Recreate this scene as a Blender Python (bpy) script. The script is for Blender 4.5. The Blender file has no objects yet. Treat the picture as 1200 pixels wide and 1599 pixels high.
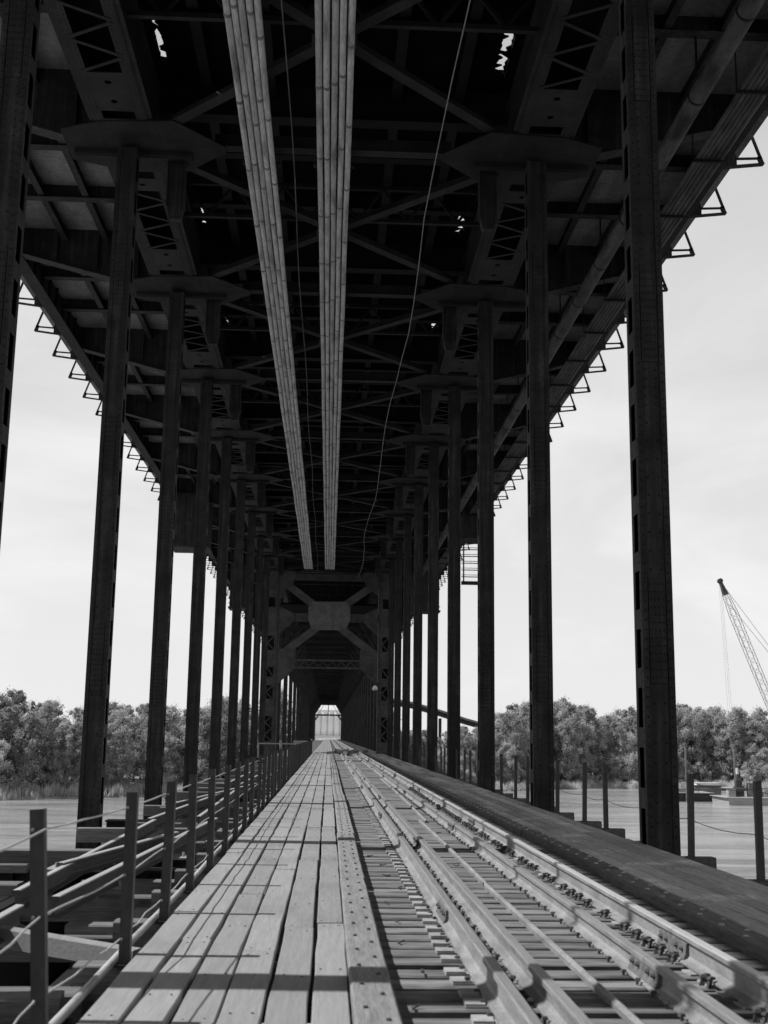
import bpy, math, random
from mathutils import Vector, Matrix
random.seed(7)
S = bpy.context.scene
COL = S.collection
P = 9.14                       # panel length of the truss
def YK(k): return 16.70 + P*(k-1)
CX = -0.18                     # bridge centre line
XL, XR = -4.97, 4.62           # truss planes

# ------------------------------------------------------------------ camera
HC = 1.42
F_PX, W_PX, H_PX = 1841.74, 1200.0, 1599.0
a = Vector((513-600, -(1148-799.5), -F_PX)).normalized()
b = Vector((735-600, -(-8900-799.5), -F_PX)).normalized()
b = (b - a*a.dot(b)).normalized()
c = a.cross(b)
R = Matrix((c, a, b))          # rows: world axes seen from the camera
cam_d = bpy.data.cameras.new('camera'); cam = bpy.data.objects.new('camera', cam_d); COL.objects.link(cam)
cam.matrix_world = Matrix.Translation((0, 0, HC)) @ R.to_4x4()
cam_d.sensor_fit = 'VERTICAL'; cam_d.sensor_height = 36.0; cam_d.sensor_width = 27.0
cam_d.lens = 36.0*F_PX/H_PX
cam_d.clip_start = 0.1; cam_d.clip_end = 20000
cam_d.dof.use_dof = True; cam_d.dof.focus_distance = 26.0; cam_d.dof.aperture_fstop = 3.2
S.camera = cam

# ------------------------------------------------------------------ light
SUN = Vector((-1.0, 0.055, 1.22)).normalized()
W = bpy.data.worlds.new('World'); S.world = W; W.use_nodes = True
nt = W.node_tree; nt.nodes.clear()
def wn(t, **k):
    n = nt.nodes.new(t)
    for q, v in k.items(): setattr(n, q, v)
    return n
sky = wn('ShaderNodeTexSky', sky_type='NISHITA'); sky.sun_disc = False
sky.sun_elevation = math.asin(SUN.z); sky.sun_rotation = math.radians(-86.9)
sky.air_density = 1.0; sky.dust_density = 3.0; sky.ozone_density = 1.0
bw = wn('ShaderNodeRGBToBW')
tc = wn('ShaderNodeTexCoord'); mp = wn('ShaderNodeMapping'); mp.inputs['Scale'].default_value = (1.5, 1.5, 4.2)
no = wn('ShaderNodeTexNoise'); no.inputs['Scale'].default_value = 1.6; no.inputs['Detail'].default_value = 7; no.inputs['Roughness'].default_value = .55; no.inputs['Distortion'].default_value = .6
rp = wn('ShaderNodeMapRange'); rp.inputs['From Min'].default_value = .44; rp.inputs['From Max'].default_value = .68
sp = wn('ShaderNodeSeparateXYZ')
elev = wn('ShaderNodeMapRange'); elev.inputs['From Min'].default_value = 0.0; elev.inputs['From Max'].default_value = .62; elev.inputs['To Min'].default_value = 1.0; elev.inputs['To Max'].default_value = 0.58
flat = wn('ShaderNodeMix', data_type='FLOAT'); flat.inputs[0].default_value = .90     # a thin even veil of high cloud
mul = wn('ShaderNodeMath', operation='MULTIPLY')
cl = wn('ShaderNodeMath', operation='MULTIPLY_ADD')
bg = wn('ShaderNodeBackground'); out = wn('ShaderNodeOutputWorld')
L = nt.links.new
L(sky.outputs[0], bw.inputs[0]); L(tc.outputs['Generated'], mp.inputs[0]); L(mp.outputs[0], no.inputs['Vector'])
L(no.outputs[0], rp.inputs['Value']); L(tc.outputs['Generated'], sp.inputs[0]); L(sp.outputs[2], elev.inputs['Value'])
veil = wn('ShaderNodeMath', operation='MULTIPLY'); veil.inputs[1].default_value = 7.5
zen = wn('ShaderNodeMapRange'); zen.inputs['From Min'].default_value = .52; zen.inputs['From Max'].default_value = .85; zen.inputs['To Min'].default_value = 1.0; zen.inputs['To Max'].default_value = .38
L(sp.outputs[2], zen.inputs['Value']); zm = wn('ShaderNodeMath', operation='MULTIPLY'); L(elev.outputs[0], zm.inputs[0]); L(zen.outputs[0], zm.inputs[1])
L(zm.outputs[0], veil.inputs[0])
L(bw.outputs[0], flat.inputs[2]); L(veil.outputs[0], flat.inputs[3])
cl.inputs[1].default_value = .2; cl.inputs[2].default_value = 1.0
L(rp.outputs[0], cl.inputs[0]); L(flat.outputs[0], mul.inputs[0]); L(cl.outputs[0], mul.inputs[1])
L(mul.outputs[0], bg.inputs['Color']); bg.inputs['Strength'].default_value = 0.10
L(bg.outputs[0], out.inputs[0])
sd = bpy.data.lights.new('sun', 'SUN'); sd.energy = 4.2; sd.angle = math.radians(0.5); sd.color = (1, 1, 1)
so = bpy.data.objects.new('sun', sd); COL.objects.link(so)
so.rotation_euler = SUN.to_track_quat('Z', 'Y').to_euler()
S.view_settings.view_transform = 'Standard'; S.view_settings.look = 'None'
S.view_settings.exposure = 0.3; S.view_settings.gamma = 1.0
S.render.engine = 'CYCLES'; S.cycles.max_bounces = 6; S.cycles.diffuse_bounces = 3

# ------------------------------------------------------------------ materials (the photograph is black and white: all greys)
def mat(name, base, var=.25, scale=(1,1,1), nscale=4, rough=.8, spec=.3, metal=0, bump=0, rnd=0, det=6, fine=0, fscale=40, streak=None):
    m = bpy.data.materials.new(name); m.use_nodes = True
    t = m.node_tree; t.nodes.clear()
    N = lambda k: t.nodes.new(k)
    o = N('ShaderNodeOutputMaterial'); p = N('ShaderNodeBsdfPrincipled'); g = N('ShaderNodeNewGeometry'); mp_ = N('ShaderNodeMapping')
    mp_.inputs['Scale'].default_value = scale
    n1 = N('ShaderNodeTexNoise'); n1.inputs['Scale'].default_value = nscale; n1.inputs['Detail'].default_value = det; n1.inputs['Roughness'].default_value = .62
    l = t.links.new
    l(g.outputs['Position'], mp_.inputs[0]); l(mp_.outputs[0], n1.inputs['Vector'])
    r = N('ShaderNodeMapRange'); r.inputs['From Min'].default_value = .28; r.inputs['From Max'].default_value = .72
    r.inputs['To Min'].default_value = base*(1-var); r.inputs['To Max'].default_value = base*(1+var)
    l(n1.outputs[0], r.inputs['Value']); val = r.outputs[0]
    if fine:
        n2 = N('ShaderNodeTexNoise'); n2.inputs['Scale'].default_value = fscale; n2.inputs['Detail'].default_value = 4
        l(mp_.outputs[0], n2.inputs['Vector'])
        r2 = N('ShaderNodeMapRange'); r2.inputs['From Min'].default_value = .3; r2.inputs['From Max'].default_value = .7
        r2.inputs['To Min'].default_value = 1-fine; r2.inputs['To Max'].default_value = 1+fine
        l(n2.outputs[0], r2.inputs['Value'])
        mm = N('ShaderNodeMath'); mm.operation = 'MULTIPLY'; l(val, mm.inputs[0]); l(r2.outputs[0], mm.inputs[1]); val = mm.outputs[0]
    if streak:
        mp2 = N('ShaderNodeMapping'); mp2.inputs['Scale'].default_value = streak[0]; l(g.outputs['Position'], mp2.inputs[0])
        n3 = N('ShaderNodeTexNoise'); n3.inputs['Scale'].default_value = streak[1]; n3.inputs['Detail'].default_value = 5; l(mp2.outputs[0], n3.inputs['Vector'])
        r3 = N('ShaderNodeMapRange'); r3.inputs['From Min'].default_value = streak[2]; r3.inputs['From Max'].default_value = streak[3]
        r3.inputs['To Min'].default_value = 1; r3.inputs['To Max'].default_value = streak[4]
        l(n3.outputs[0], r3.inputs['Value'])
        mm = N('ShaderNodeMath'); mm.operation = 'MULTIPLY'; l(val, mm.inputs[0]); l(r3.outputs[0], mm.inputs[1]); val = mm.outputs[0]
    if rnd:
        oi = N('ShaderNodeObjectInfo'); r4 = N('ShaderNodeMapRange'); r4.inputs['To Min'].default_value = 1-rnd; r4.inputs['To Max'].default_value = 1+rnd
        l(oi.outputs['Random'], r4.inputs['Value'])
        mm = N('ShaderNodeMath'); mm.operation = 'MULTIPLY'; l(val, mm.inputs[0]); l(r4.outputs[0], mm.inputs[1]); val = mm.outputs[0]
    l(val, p.inputs['Base Color'])
    p.inputs['Roughness'].default_value = rough; p.inputs['Specular IOR Level'].default_value = spec; p.inputs['Metallic'].default_value = metal
    if bump:
        bp = N('ShaderNodeBump'); bp.inputs['Strength'].default_value = 1; bp.inputs['Distance'].default_value = bump
        l(n1.outputs[0], bp.inputs['Height']); l(bp.outputs[0], p.inputs['Normal'])
    l(p.outputs[0], o.inputs[0])
    return m
M = {}
M['steel'] = mat('black_painted_steel', .018, .5, (1,1,1), 2.2, .68, .22, bump=.003, fine=.25, fscale=26, streak=((4,4,.22), 2.0, .50, .72, 2.4))
M['steel_dark'] = mat('near_black_steel', .008, .5, (1,1,1), 1.6, .7, .25, fine=.3, fscale=20)  # near-black tone, darker than the other steel
M['chordsteel'] = mat('dusty_steel', .020, .6, (1,1,1), 1.8, .75, .25, fine=.35, fscale=22, streak=((1,1,1), .9, .5, .7, .45))
M['plank'] = mat('weathered_plank', .255, .11, (9,.5,9), 3, .9, .15, bump=.0025, rnd=.11, fine=.09, fscale=9, streak=((1,.6,1), 1.1, .50, .78, .72))
M['plank_dark'] = mat('right_walkway_plank', .33, .25, (9,.5,9), 3, .9, .15, bump=.002, rnd=.38, fine=.2, fscale=9, streak=((1,1,1), 1.3, .55, .72, 1.8))  # paler and more varied tone than the left walkway planks
M['tie'] = mat('old_tie_timber', .19, .35, (.7,13,13), 2.6, .92, .12, bump=.005, rnd=.16, fine=.22, fscale=8, streak=((1.2,5,1), 1.6, .48, .68, .5))
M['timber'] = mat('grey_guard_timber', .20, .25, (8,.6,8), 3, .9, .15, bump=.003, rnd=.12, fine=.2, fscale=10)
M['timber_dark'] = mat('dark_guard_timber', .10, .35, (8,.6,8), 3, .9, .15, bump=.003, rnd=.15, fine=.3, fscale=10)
M['rail'] = mat('rusted_rail_steel', .225, .35, (3,.8,3), 3, .62, .35, bump=.0012, fine=.16, fscale=26)
M['railhead'] = mat('dull_rail_head', .20, .25, (10,.4,10), 4, .45, .5, fine=.15, fscale=30)
M['brighthead'] = mat('worn_sunlit_rail_head', .36, .15, (10,.4,10), 4, .42, .5, fine=.15, fscale=30)  # running rail wear, and sunlight put into the scrap rail tops
M['scraprail'] = mat('shade_dark_scrap_rail', .06, .3, (3,.8,3), 3, .7, .3, fine=.2, fscale=26)  # scrap rail sides, with their shade put into the colour
M['iron'] = mat('dark_rusted_iron', .07, .4, (1,1,1), 12, .8, .25)
M['iron2'] = mat('rusted_clip_iron', .12, .4, (1,1,1), 12, .8, .25)
M['plate'] = mat('rusted_plate', .30, .3, (1,1,1), 9, .8, .2, bump=.004, rnd=.12)
M['post'] = mat('fence_angle_steel', .038, .35, (1,1,.4), 6, .6, .4, fine=.2)
M['galv'] = mat('galvanised_conduit', .40, .3, (3,.5,3), 2.4, .55, .4, fine=.22, fscale=11, rnd=.1, streak=((2,.35,2), 1.8, .52, .7, .42))
M['gusset'] = mat('dark_gusset_steel', .015, .55, (1,1,1), 2.0, .75, .2, fine=.35, fscale=22)  # darker tone than the chords
M['faint'] = mat('dark_lattice', .018, .4, (1,1,1), 3, .7, .2)  # dark tone of the overhead lattice frames
M['rivet'] = mat('shade_dark_rivet_heads', .012, .4, (1,1,1), 8, .7, .2)  # rivet shading put into the colour, darker than the steel around
M['portal'] = mat('pale_worn_steel', .062, .45, (1,1,1), 1.2, .7, .3, fine=.3, fscale=15)
M['portal2'] = mat('worn_portal_steel', .048, .5, (1,1,1), 1.2, .7, .25, fine=.3, fscale=15)
M['loosewood'] = mat('old_loose_timber', .145, .35, (.7,13,13), 2.6, .92, .12, bump=.005, rnd=.25, fine=.25, fscale=8)
M['coupl'] = mat('conduit_coupling', .16, .4, (1,1,1), 8, .6, .4)
M['pipe'] = mat('mottled_main_pipe', .07, .45, (1.6,.4,1.6), 2.2, .7, .3, fine=.25, fscale=8, streak=((1.5,.5,1.5), 1.6, .5, .65, .45))
M['cable'] = mat('galvanised_wire', .42, .2, (1,1,1), 5, .5, .4)
M['mainwire'] = mat('dull_grey_cable', .20, .3, (1,1,1), 5, .6, .3)
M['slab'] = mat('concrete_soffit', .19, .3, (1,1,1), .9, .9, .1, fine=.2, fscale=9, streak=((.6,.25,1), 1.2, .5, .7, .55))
M['slab_dark'] = mat('near_black_soffit', .006, .5, (1,1,1), .9, .95, .05)  # near-black tone, far darker than the outer soffit
M['concrete'] = mat('pier_concrete', .3, .2, (1,1,.3), .8, .9, .1)
M['barge_dark'] = mat('black_barge_hull', .05, .4, (.3,.3,2), 1, .7, .3)
M['barge_light'] = mat('grey_barge_hull', .30, .2, (.3,.3,2), 1, .8, .2)
M['white'] = mat('white_paint', .75, .1, (1,1,1), 1, .6, .3)
M['equip'] = mat('machinery_paint', .14, .5, (1,1,1), 1.2, .6, .3)
M['silo'] = mat('white_silo_wall', .66, .06, (.3,.3,.1), 1, .85, .15)
M['bark'] = mat('bark', .16, .3, (2,2,.4), 2, .95, .1)

def leafmat(name, base, tr=.48):
    m = bpy.data.materials.new(name); m.use_nodes = True; t = m.node_tree; t.nodes.clear()
    o = t.nodes.new('ShaderNodeOutputMaterial'); d = t.nodes.new('ShaderNodeBsdfDiffuse'); tl = t.nodes.new('ShaderNodeBsdfTranslucent'); mx = t.nodes.new('ShaderNodeMixShader')
    g = t.nodes.new('ShaderNodeNewGeometry'); n = t.nodes.new('ShaderNodeTexNoise'); n.inputs['Scale'].default_value = .35; n.inputs['Detail'].default_value = 5
    oi = t.nodes.new('ShaderNodeObjectInfo'); r1 = t.nodes.new('ShaderNodeMapRange'); r1.inputs['To Min'].default_value = .75; r1.inputs['To Max'].default_value = 1.3
    r = t.nodes.new('ShaderNodeMapRange'); r.inputs['From Min'].default_value = .3; r.inputs['From Max'].default_value = .7; r.inputs['To Min'].default_value = base*.7; r.inputs['To Max'].default_value = base*1.4
    mm = t.nodes.new('ShaderNodeMath'); mm.operation = 'MULTIPLY'
    l = t.links.new
    l(g.outputs['Position'], n.inputs['Vector']); l(n.outputs[0], r.inputs['Value']); l(oi.outputs['Random'], r1.inputs['Value'])
    l(r.outputs[0], mm.inputs[0]); l(r1.outputs[0], mm.inputs[1]); l(mm.outputs[0], d.inputs[0]); l(mm.outputs[0], tl.inputs[0])
    mx.inputs[0].default_value = tr; l(d.outputs[0], mx.inputs[1]); l(tl.outputs[0], mx.inputs[2]); l(mx.outputs[0], o.inputs[0])
    return m
M['leaf'] = leafmat('leaf_mid', .40); M['leaf_b'] = leafmat('leaf_pale', .46); M['leaf_c'] = leafmat('leaf_dark', .34); M['reed'] = leafmat('reed', .65, .5)

# ground
M['earth'] = mat('silty_bank', .30, .35, (1,1,1), .12, .95, .1, fine=.3, fscale=20)
# water
m = bpy.data.materials.new('muddy_river_water'); m.use_nodes = True; t = m.node_tree; t.nodes.clear()
o = t.nodes.new('ShaderNodeOutputMaterial'); p = t.nodes.new('ShaderNodeBsdfPrincipled'); g = t.nodes.new('ShaderNodeNewGeometry')
p.inputs['Roughness'].default_value = .14; p.inputs['IOR'].default_value = 1.33
mpa = t.nodes.new('ShaderNodeMapping'); mpa.inputs['Scale'].default_value = (.5, 1.1, 1)
n = t.nodes.new('ShaderNodeTexNoise'); n.inputs['Scale'].default_value = .55; n.inputs['Detail'].default_value = 8; n.inputs['Roughness'].default_value = .68
bp = t.nodes.new('ShaderNodeBump'); bp.inputs['Strength'].default_value = 1; bp.inputs['Distance'].default_value = .32
mpb = t.nodes.new('ShaderNodeMapping'); mpb.inputs['Scale'].default_value = (.035, .16, 1)
n2 = t.nodes.new('ShaderNodeTexNoise'); n2.inputs['Scale'].default_value = .8; n2.inputs['Detail'].default_value = 8; n2.inputs['Roughness'].default_value = .66; n2.inputs['Distortion'].default_value = .7
r = t.nodes.new('ShaderNodeMapRange'); r.inputs['From Min'].default_value = .38; r.inputs['From Max'].default_value = .60; r.inputs['To Min'].default_value = .17; r.inputs['To Max'].default_value = .36
l = t.links.new
l(g.outputs['Position'], mpa.inputs[0]); l(mpa.outputs[0], n.inputs['Vector']); l(n.outputs[0], bp.inputs['Height']); l(bp.outputs[0], p.inputs['Normal'])
l(g.outputs['Position'], mpb.inputs[0]); l(mpb.outputs[0], n2.inputs['Vector']); l(n2.outputs[0], r.inputs['Value']); l(r.outputs[0], p.inputs['Base Color'])
l(p.outputs[0], o.inputs[0]); M['water'] = m

# ------------------------------------------------------------------ mesh helpers
class MB:
    def __init__(s): s.v = []; s.f = []; s.rv = []
    def add(s, vs, fs):
        n = len(s.v); s.v += [tuple(q) for q in vs]; s.f += [tuple(i+n for i in q) for q in fs]; return s
    def box(s, x0, x1, y0, y1, z0, z1):
        return s.add([(x0,y0,z0),(x1,y0,z0),(x1,y1,z0),(x0,y1,z0),(x0,y0,z1),(x1,y0,z1),(x1,y1,z1),(x0,y1,z1)],
                     [(0,3,2,1),(4,5,6,7),(0,1,5,4),(1,2,6,5),(2,3,7,6),(3,0,4,7)])
    def chbox(s, L_, w, h, ch=.008, axis='y', jit=0):
        # long timber with chamfered edges, centred in plan, top at z=0
        pr = [(-w/2, -h), (w/2, -h), (w/2, -ch), (w/2-ch, 0), (-w/2+ch, 0), (-w/2, -ch)]
        N = max(2, int(L_/0.6)+1) if jit else 2
        rings = []
        for i in range(N):
            t_ = -L_/2 + L_*i/(N-1); jx = random.uniform(-jit, jit); jz = random.uniform(-jit, jit)*.6
            rings.append([((q[0]+jx, t_, q[1]+jz) if axis == 'y' else (t_, q[0]+jx, q[1]+jz)) for q in pr])
        return s.loft(rings, flip=(axis == 'x'))
    def loft(s, rings, flip=False, caps=True):
        n = len(rings[0]); vs = [q for r_ in rings for q in r_]; fs = []
        for i in range(len(rings)-1):
            for j in range(n):
                a_, b_ = i*n+j, i*n+(j+1) % n
                q = (a_, b_, b_+n, a_+n)
                fs.append(q if flip else q[::-1])
        if caps:
            e = (len(rings)-1)*n
            c0 = tuple(range(n)); c1 = tuple(range(e, e+n))
            fs += [c0[::-1], c1] if flip else [c0, c1[::-1]]
        return s.add(vs, fs)
    def beam(s, p0, p1, w, h, up=(0,0,1)):
        p0, p1 = Vector(p0), Vector(p1); d = (p1-p0).normalized(); u = Vector(up)
        if abs(d.dot(u)) > .98: u = Vector((0,1,0))
        x = d.cross(u).normalized(); z = x.cross(d)
        r = lambda q: [q + x*(i*w/2) + z*(j*h/2) for i, j in ((-1,-1),(1,-1),(1,1),(-1,1))]
        return s.loft([r(p0), r(p1)], flip=True)
    def tube(s, pts, r, n=8, caps=True):
        pts = [Vector(q) for q in pts]; rings = []
        for i, q in enumerate(pts):
            d = (pts[min(i+1, len(pts)-1)] - pts[max(i-1, 0)]).normalized()
            u = Vector((0,0,1)) if abs(d.z) < .9 else Vector((1,0,0))
            x = d.cross(u).normalized(); z = x.cross(d)
            rr = r[i] if isinstance(r, (list, tuple)) else r
            rings.append([q + x*(rr*math.cos(2*math.pi*k/n)) + z*(rr*math.sin(2*math.pi*k/n)) for k in range(n)])
        return s.loft(rings, flip=True, caps=caps)
    def prism(s, poly, z0, z1, plane='xy'):
        f_ = {'xy': lambda a_, b_, c_: (a_, b_, c_), 'xz': lambda a_, b_, c_: (a_, c_, b_), 'yz': lambda a_, b_, c_: (c_, a_, b_)}[plane]
        n = len(poly)
        vs = [f_(a_, b_, z0) for a_, b_ in poly] + [f_(a_, b_, z1) for a_, b_ in poly]
        fs = [tuple(range(n))[::-1], tuple(range(n, 2*n))] + [(i, (i+1) % n, (i+1) % n+n, i+n) for i in range(n)]
        return s.add(vs, fs)
    def rivet(s, p, nrm='-y', r=.016, h=.011):
        ax = {'-y': ((1,0,0),(0,0,1),(0,-1,0)), '+z': ((1,0,0),(0,1,0),(0,0,1)), '-z': ((1,0,0),(0,1,0),(0,0,-1)), '+x': ((0,1,0),(0,0,1),(1,0,0)), '-x': ((0,1,0),(0,0,1),(-1,0,0))}[nrm]
        u, v, n = (Vector(q) for q in ax); p = Vector(p)
        vs = [p+u*(r*math.cos(k*math.pi/3))+v*(r*math.sin(k*math.pi/3)) for k in range(6)] + [p+n*h+u*(r*.5*math.cos(k*math.pi/3))+v*(r*.5*math.sin(k*math.pi/3)) for k in range(6)]
        n0 = len(s.f); s.add(vs, [(k, (k+1) % 6, (k+1) % 6+6, k+6) for k in range(6)] + [(6,7,8,9,10,11)]); s.rv += range(n0, len(s.f)); return s
    def holeplate(s, x0, x1, y0, y1, z, r, th=.02, n=16):
        cx, cy = (x0+x1)/2, (y0+y1)/2; hx, hy = (x1-x0)/2, (y1-y0)/2
        o_, i_ = [], []
        for k in range(n):
            a_ = 2*math.pi*(k+.5)/n; c_, s_ = math.cos(a_), math.sin(a_); m_ = 1/max(abs(c_)/hx, abs(s_)/hy)
            o_.append((cx+c_*m_, cy+s_*m_)); i_.append((cx+c_*r, cy+s_*r))
        # corners: snap nearest
        for sx in (-1, 1):
            for sy in (-1, 1):
                j = min(range(n), key=lambda q: (o_[q][0]-cx-sx*hx)**2+(o_[q][1]-cy-sy*hy)**2); o_[j] = (cx+sx*hx, cy+sy*hy)
        vs = [(a_, b_, z) for a_, b_ in o_+i_] + [(a_, b_, z+th) for a_, b_ in o_+i_]; fs = []
        for k in range(n):
            q = (k+1) % n
            fs += [(k, k+n, q+n, q), (k+2*n, q+2*n, q+3*n, k+3*n), (k+n, k+3*n, q+3*n, q+n), (k, q, q+2*n, k+2*n)]
        return s.add(vs, fs)
    def mesh(s, name, m, smooth=False, off=(0,0,0)):
        me = bpy.data.meshes.new(name)
        me.from_pydata([(q[0]-off[0], q[1]-off[1], q[2]-off[2]) for q in s.v], [], s.f)
        me.materials.append(M[m] if isinstance(m, str) else m)
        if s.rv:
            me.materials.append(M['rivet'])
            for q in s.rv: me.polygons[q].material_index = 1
        if smooth: me.polygons.foreach_set('use_smooth', [True]*len(me.polygons))
        me.update(); return me
def link(name, data, loc=(0,0,0), parent=None, rot=None, scale=None):
    o_ = bpy.data.objects.new(name, data); COL.objects.link(o_); o_.location = loc
    if rot: o_.rotation_euler = rot
    if scale: o_.scale = scale if hasattr(scale, '__len__') else (scale,)*3
    if parent: o_.parent = parent
    return o_
def tag(o_, label=None, cat=None, group=None, kind=None):
    for k, v in (('label', label), ('category', cat), ('group', group), ('kind', kind)):
        if v: o_[k] = v
    return o_
def thing(name, label, cat, loc=(0,0,0), group=None): return tag(link(name, None, loc), label, cat, group)
def part(name, mb, m, parent, label=None, smooth=False):       # mb in world coordinates, parent an unrotated thing
    off = parent.matrix_world.translation if False else parent.location
    o_ = link(name, mb.mesh(name, m, smooth, off), (0,0,0), parent)
    if label: o_['label'] = label
    return o_
def pmesh(name, me, loc, parent, label=None):                   # shared mesh placed at a world location
    o_ = link(name, me, Vector(loc)-parent.location, parent)
    if label: o_['label'] = label
    return o_
def single(name, mb, m, label, cat, loc=(0,0,0), group=None, kind=None, smooth=False):
    o_ = link(name, mb.mesh(name, m, smooth, loc), loc)
    return tag(o_, label, cat, group, kind)

# ================================================================== THE SETTING
WZ = -13.0
def shore(x): return 303 + .62*max(-260, min(110, x)) + 2.5*math.sin(x*.11) + 1.6*math.sin(x*.31+1) + (0 if x < 110 else -.25*(x-110))
mb = MB().add([(-3000,-600,WZ),(3000,-600,WZ),(3000,900,WZ),(-3000,900,WZ)], [(0,1,2,3)])
o_ = link('river_water', mb.mesh('river_water', 'water')); o_['kind'] = 'structure'
xs = [-3000,-1500,-800,-500]+[i*6-400 for i in range(134)]+[500,900,1600,3000]
prof = [(-6,-3),(0,-.15),(1.5,.35),(6,1.1),(14,2.0),(30,2.6),(90,2.8),(300,3.2),(1200,4.5),(6000,7)]
vs = []; fs = []
for i, x in enumerate(xs):
    for d, z in prof:
        vs.append((x, shore(x)+d, WZ+z+(random.uniform(-.15,.15) if 0 < d < 100 else 0)))
for i in range(len(xs)-1):
    for j in range(len(prof)-1):
        q = i*len(prof)+j; fs.append((q, q+len(prof), q+len(prof)+1, q+1))
o_ = link('far_bank', MB().add(vs, fs).mesh('far_bank', 'earth', True)); o_['kind'] = 'structure'

# ------------------------------------------------------------------ vegetation
def crown_mesh(name, seed, h, rad, nleaf, m, size=.5, lobes=16, low=.12, tall=1.0):
    rg = random.Random(seed); mb_ = MB()
    blobs = []
    for i in range(lobes):
        a_ = rg.uniform(0, 6.283); zz = low + (1-low)*(i+.5)/lobes
        env = math.sin(math.pi*min(1, max(.08, (zz*.85+.08))))**.7
        rr = rad*env*rg.uniform(.1, .95)
        blobs.append((rr*math.cos(a_), rr*math.sin(a_), h*zz*tall*.96, rad*rg.choice((rg.uniform(.10,.2), rg.uniform(.15,.26), rg.uniform(.22,.36)))*(1.15-.45*zz)))
    for i in range(nleaf):
        bx, by, bz, br = blobs[rg.randrange(lobes)]
        if rg.random() < .38: br *= rg.uniform(1.2, 1.9)
        d = Vector((rg.gauss(0,1), rg.gauss(0,1), rg.gauss(0,1))).normalized()
        q = Vector((bx, by, bz)) + d*br*(rg.random()**.4)*rg.uniform(.85,1.15)
        if q.z < h*.04: continue
        nrm = (d*.8 + Vector((rg.gauss(0,.9)-.2, rg.gauss(0,.9)-.2, rg.gauss(0,.9)+.45))).normalized()
        u = nrm.cross(Vector((rg.gauss(0,1), rg.gauss(0,1), .1))).normalized(); v = nrm.cross(u)
        s_ = size*rg.uniform(.5, 1.25)
        mb_.add([q-u*s_*.5, q-v*s_*.35, q+u*s_*.5, q+v*s_*.35], [(0,1,2,3)])
    tr = MB(); tr.tube([(0,0,-.5),(rg.uniform(-.2,.2),.1,h*.25),(rg.uniform(-.5,.5),0,h*.55),(rg.uniform(-.7,.7),.2,h*.86)], [.34,.27,.18,.06], 7)
    for i in range(0, lobes, 4):
        bx, by, bz, br = blobs[i]; z0 = max(h*.12, bz-h*.22)
        tr.tube([(0,0,z0), (bx*.5, by*.5, (z0+bz)/2+.3), (bx, by, bz)], [.13,.09,.03], 5)
    return mb_.mesh(name, m), tr.mesh('trunk', 'bark', True)
kinds = [
 ('broadleaf_tree', crown_mesh('crown', 1, 20, 4.9, 12000, 'leaf', .46, 70), 'tall grey-toned broadleaf tree with an uneven crown'),
 ('broadleaf_tree', crown_mesh('crown', 2, 21, 4.0, 11000, 'leaf_c', .44, 64), 'tall darker narrow-crowned tree'),
 ('willow_tree', crown_mesh('crown', 3, 17, 5.2, 11500, 'leaf_b', .42, 60, .05), 'pale spreading willow with foliage down to the ground'),
 ('broadleaf_tree', crown_mesh('crown', 4, 22, 5.4, 13500, 'leaf', .48, 80), 'large many-lobed broadleaf tree standing above its neighbours'),
 ('willow_tree', crown_mesh('crown', 5, 13, 4.6, 9000, 'leaf_b', .40, 46, .04), 'shorter pale rounded tree in front of the wood'),
 ('bush', crown_mesh('crown', 6, 5.5, 3.2, 4200, 'leaf', .36, 18, .05), 'low rounded bush at the foot of the trees'),
 ('bush', crown_mesh('crown', 8, 4.2, 3.0, 3600, 'leaf_b', .34, 16, .05), 'low pale bush close to the water'),
]
def gz(x, y):
    d = y-shore(x)
    for (d0, z0), (d1, z1) in zip(prof, prof[1:]):
        if d0 <= d <= d1: return WZ+z0+(z1-z0)*(d-d0)/(d1-d0)
    return WZ+3
def tree(ki, x, y, s, rz):
    n_, (cm, tm), lab = kinds[ki]
    pxx = 513+x/y*1842
    lab += ', far bank ' + ('left of the bridge' if pxx < 480 else 'behind the right-hand columns' if pxx < 780 else 'right of the bridge')
    r_ = thing(n_, lab, 'bush' if n_ == 'bush' else 'tree', (x, y, gz(x, y)-.1), 'bushes along the far bank' if n_ == 'bush' else 'trees of the wood on the far bank')
    r_.rotation_euler = (0,0,rz); r_.scale = (s*random.uniform(.92,1.1), s*random.uniform(.92,1.1), s)
    link('crown', cm, (0,0,0), r_); link('trunk', tm, (0,0,0), r_)
rg = random.Random(11)
def hfac(x):                      # the wood is lower beside the bridge on the right, as in the photo
    px = 513 + x/345*1842
    if 600 < px < 690: return .62
    if 690 <= px < 775: return .66
    if px < 430: return .90 + .07*math.sin(px*.021) + .05*math.sin(px*.057)
    return 1.02 + .07*math.sin(px*.023) + .05*math.sin(px*.061)
nT = 0
for row, (dd, sp_) in enumerate(((12, 4.4), (18, 4.6), (26, 5.0), (35, 5.6), (46, 6.2))):
    x = -128 + row*2.3
    while x < 168:
        xx = x + rg.uniform(-1.6, 1.6)
        if not (-11 < xx < 10.5):
            ki = rg.choice([0,1,2,3,0,4] if row == 0 else [0,1,3,3,0])
            base = .92 if row == 0 else 1.02
            tree(ki, xx, shore(xx)+dd+rg.uniform(-3.5, 3.5), base*hfac(xx)*rg.uniform(.86, 1.08), rg.uniform(0, 6.28)); nT += 1
        x += sp_*rg.uniform(.8, 1.2)
x = -145
while x < 170:
    if not -9 < x < 9: tree(rg.choice([5,6,5]), x, shore(x)+9+rg.uniform(-2, 2), rg.uniform(.75, 1.25), rg.uniform(0, 6.28))
    x += rg.uniform(3.6, 6.0)
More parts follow.
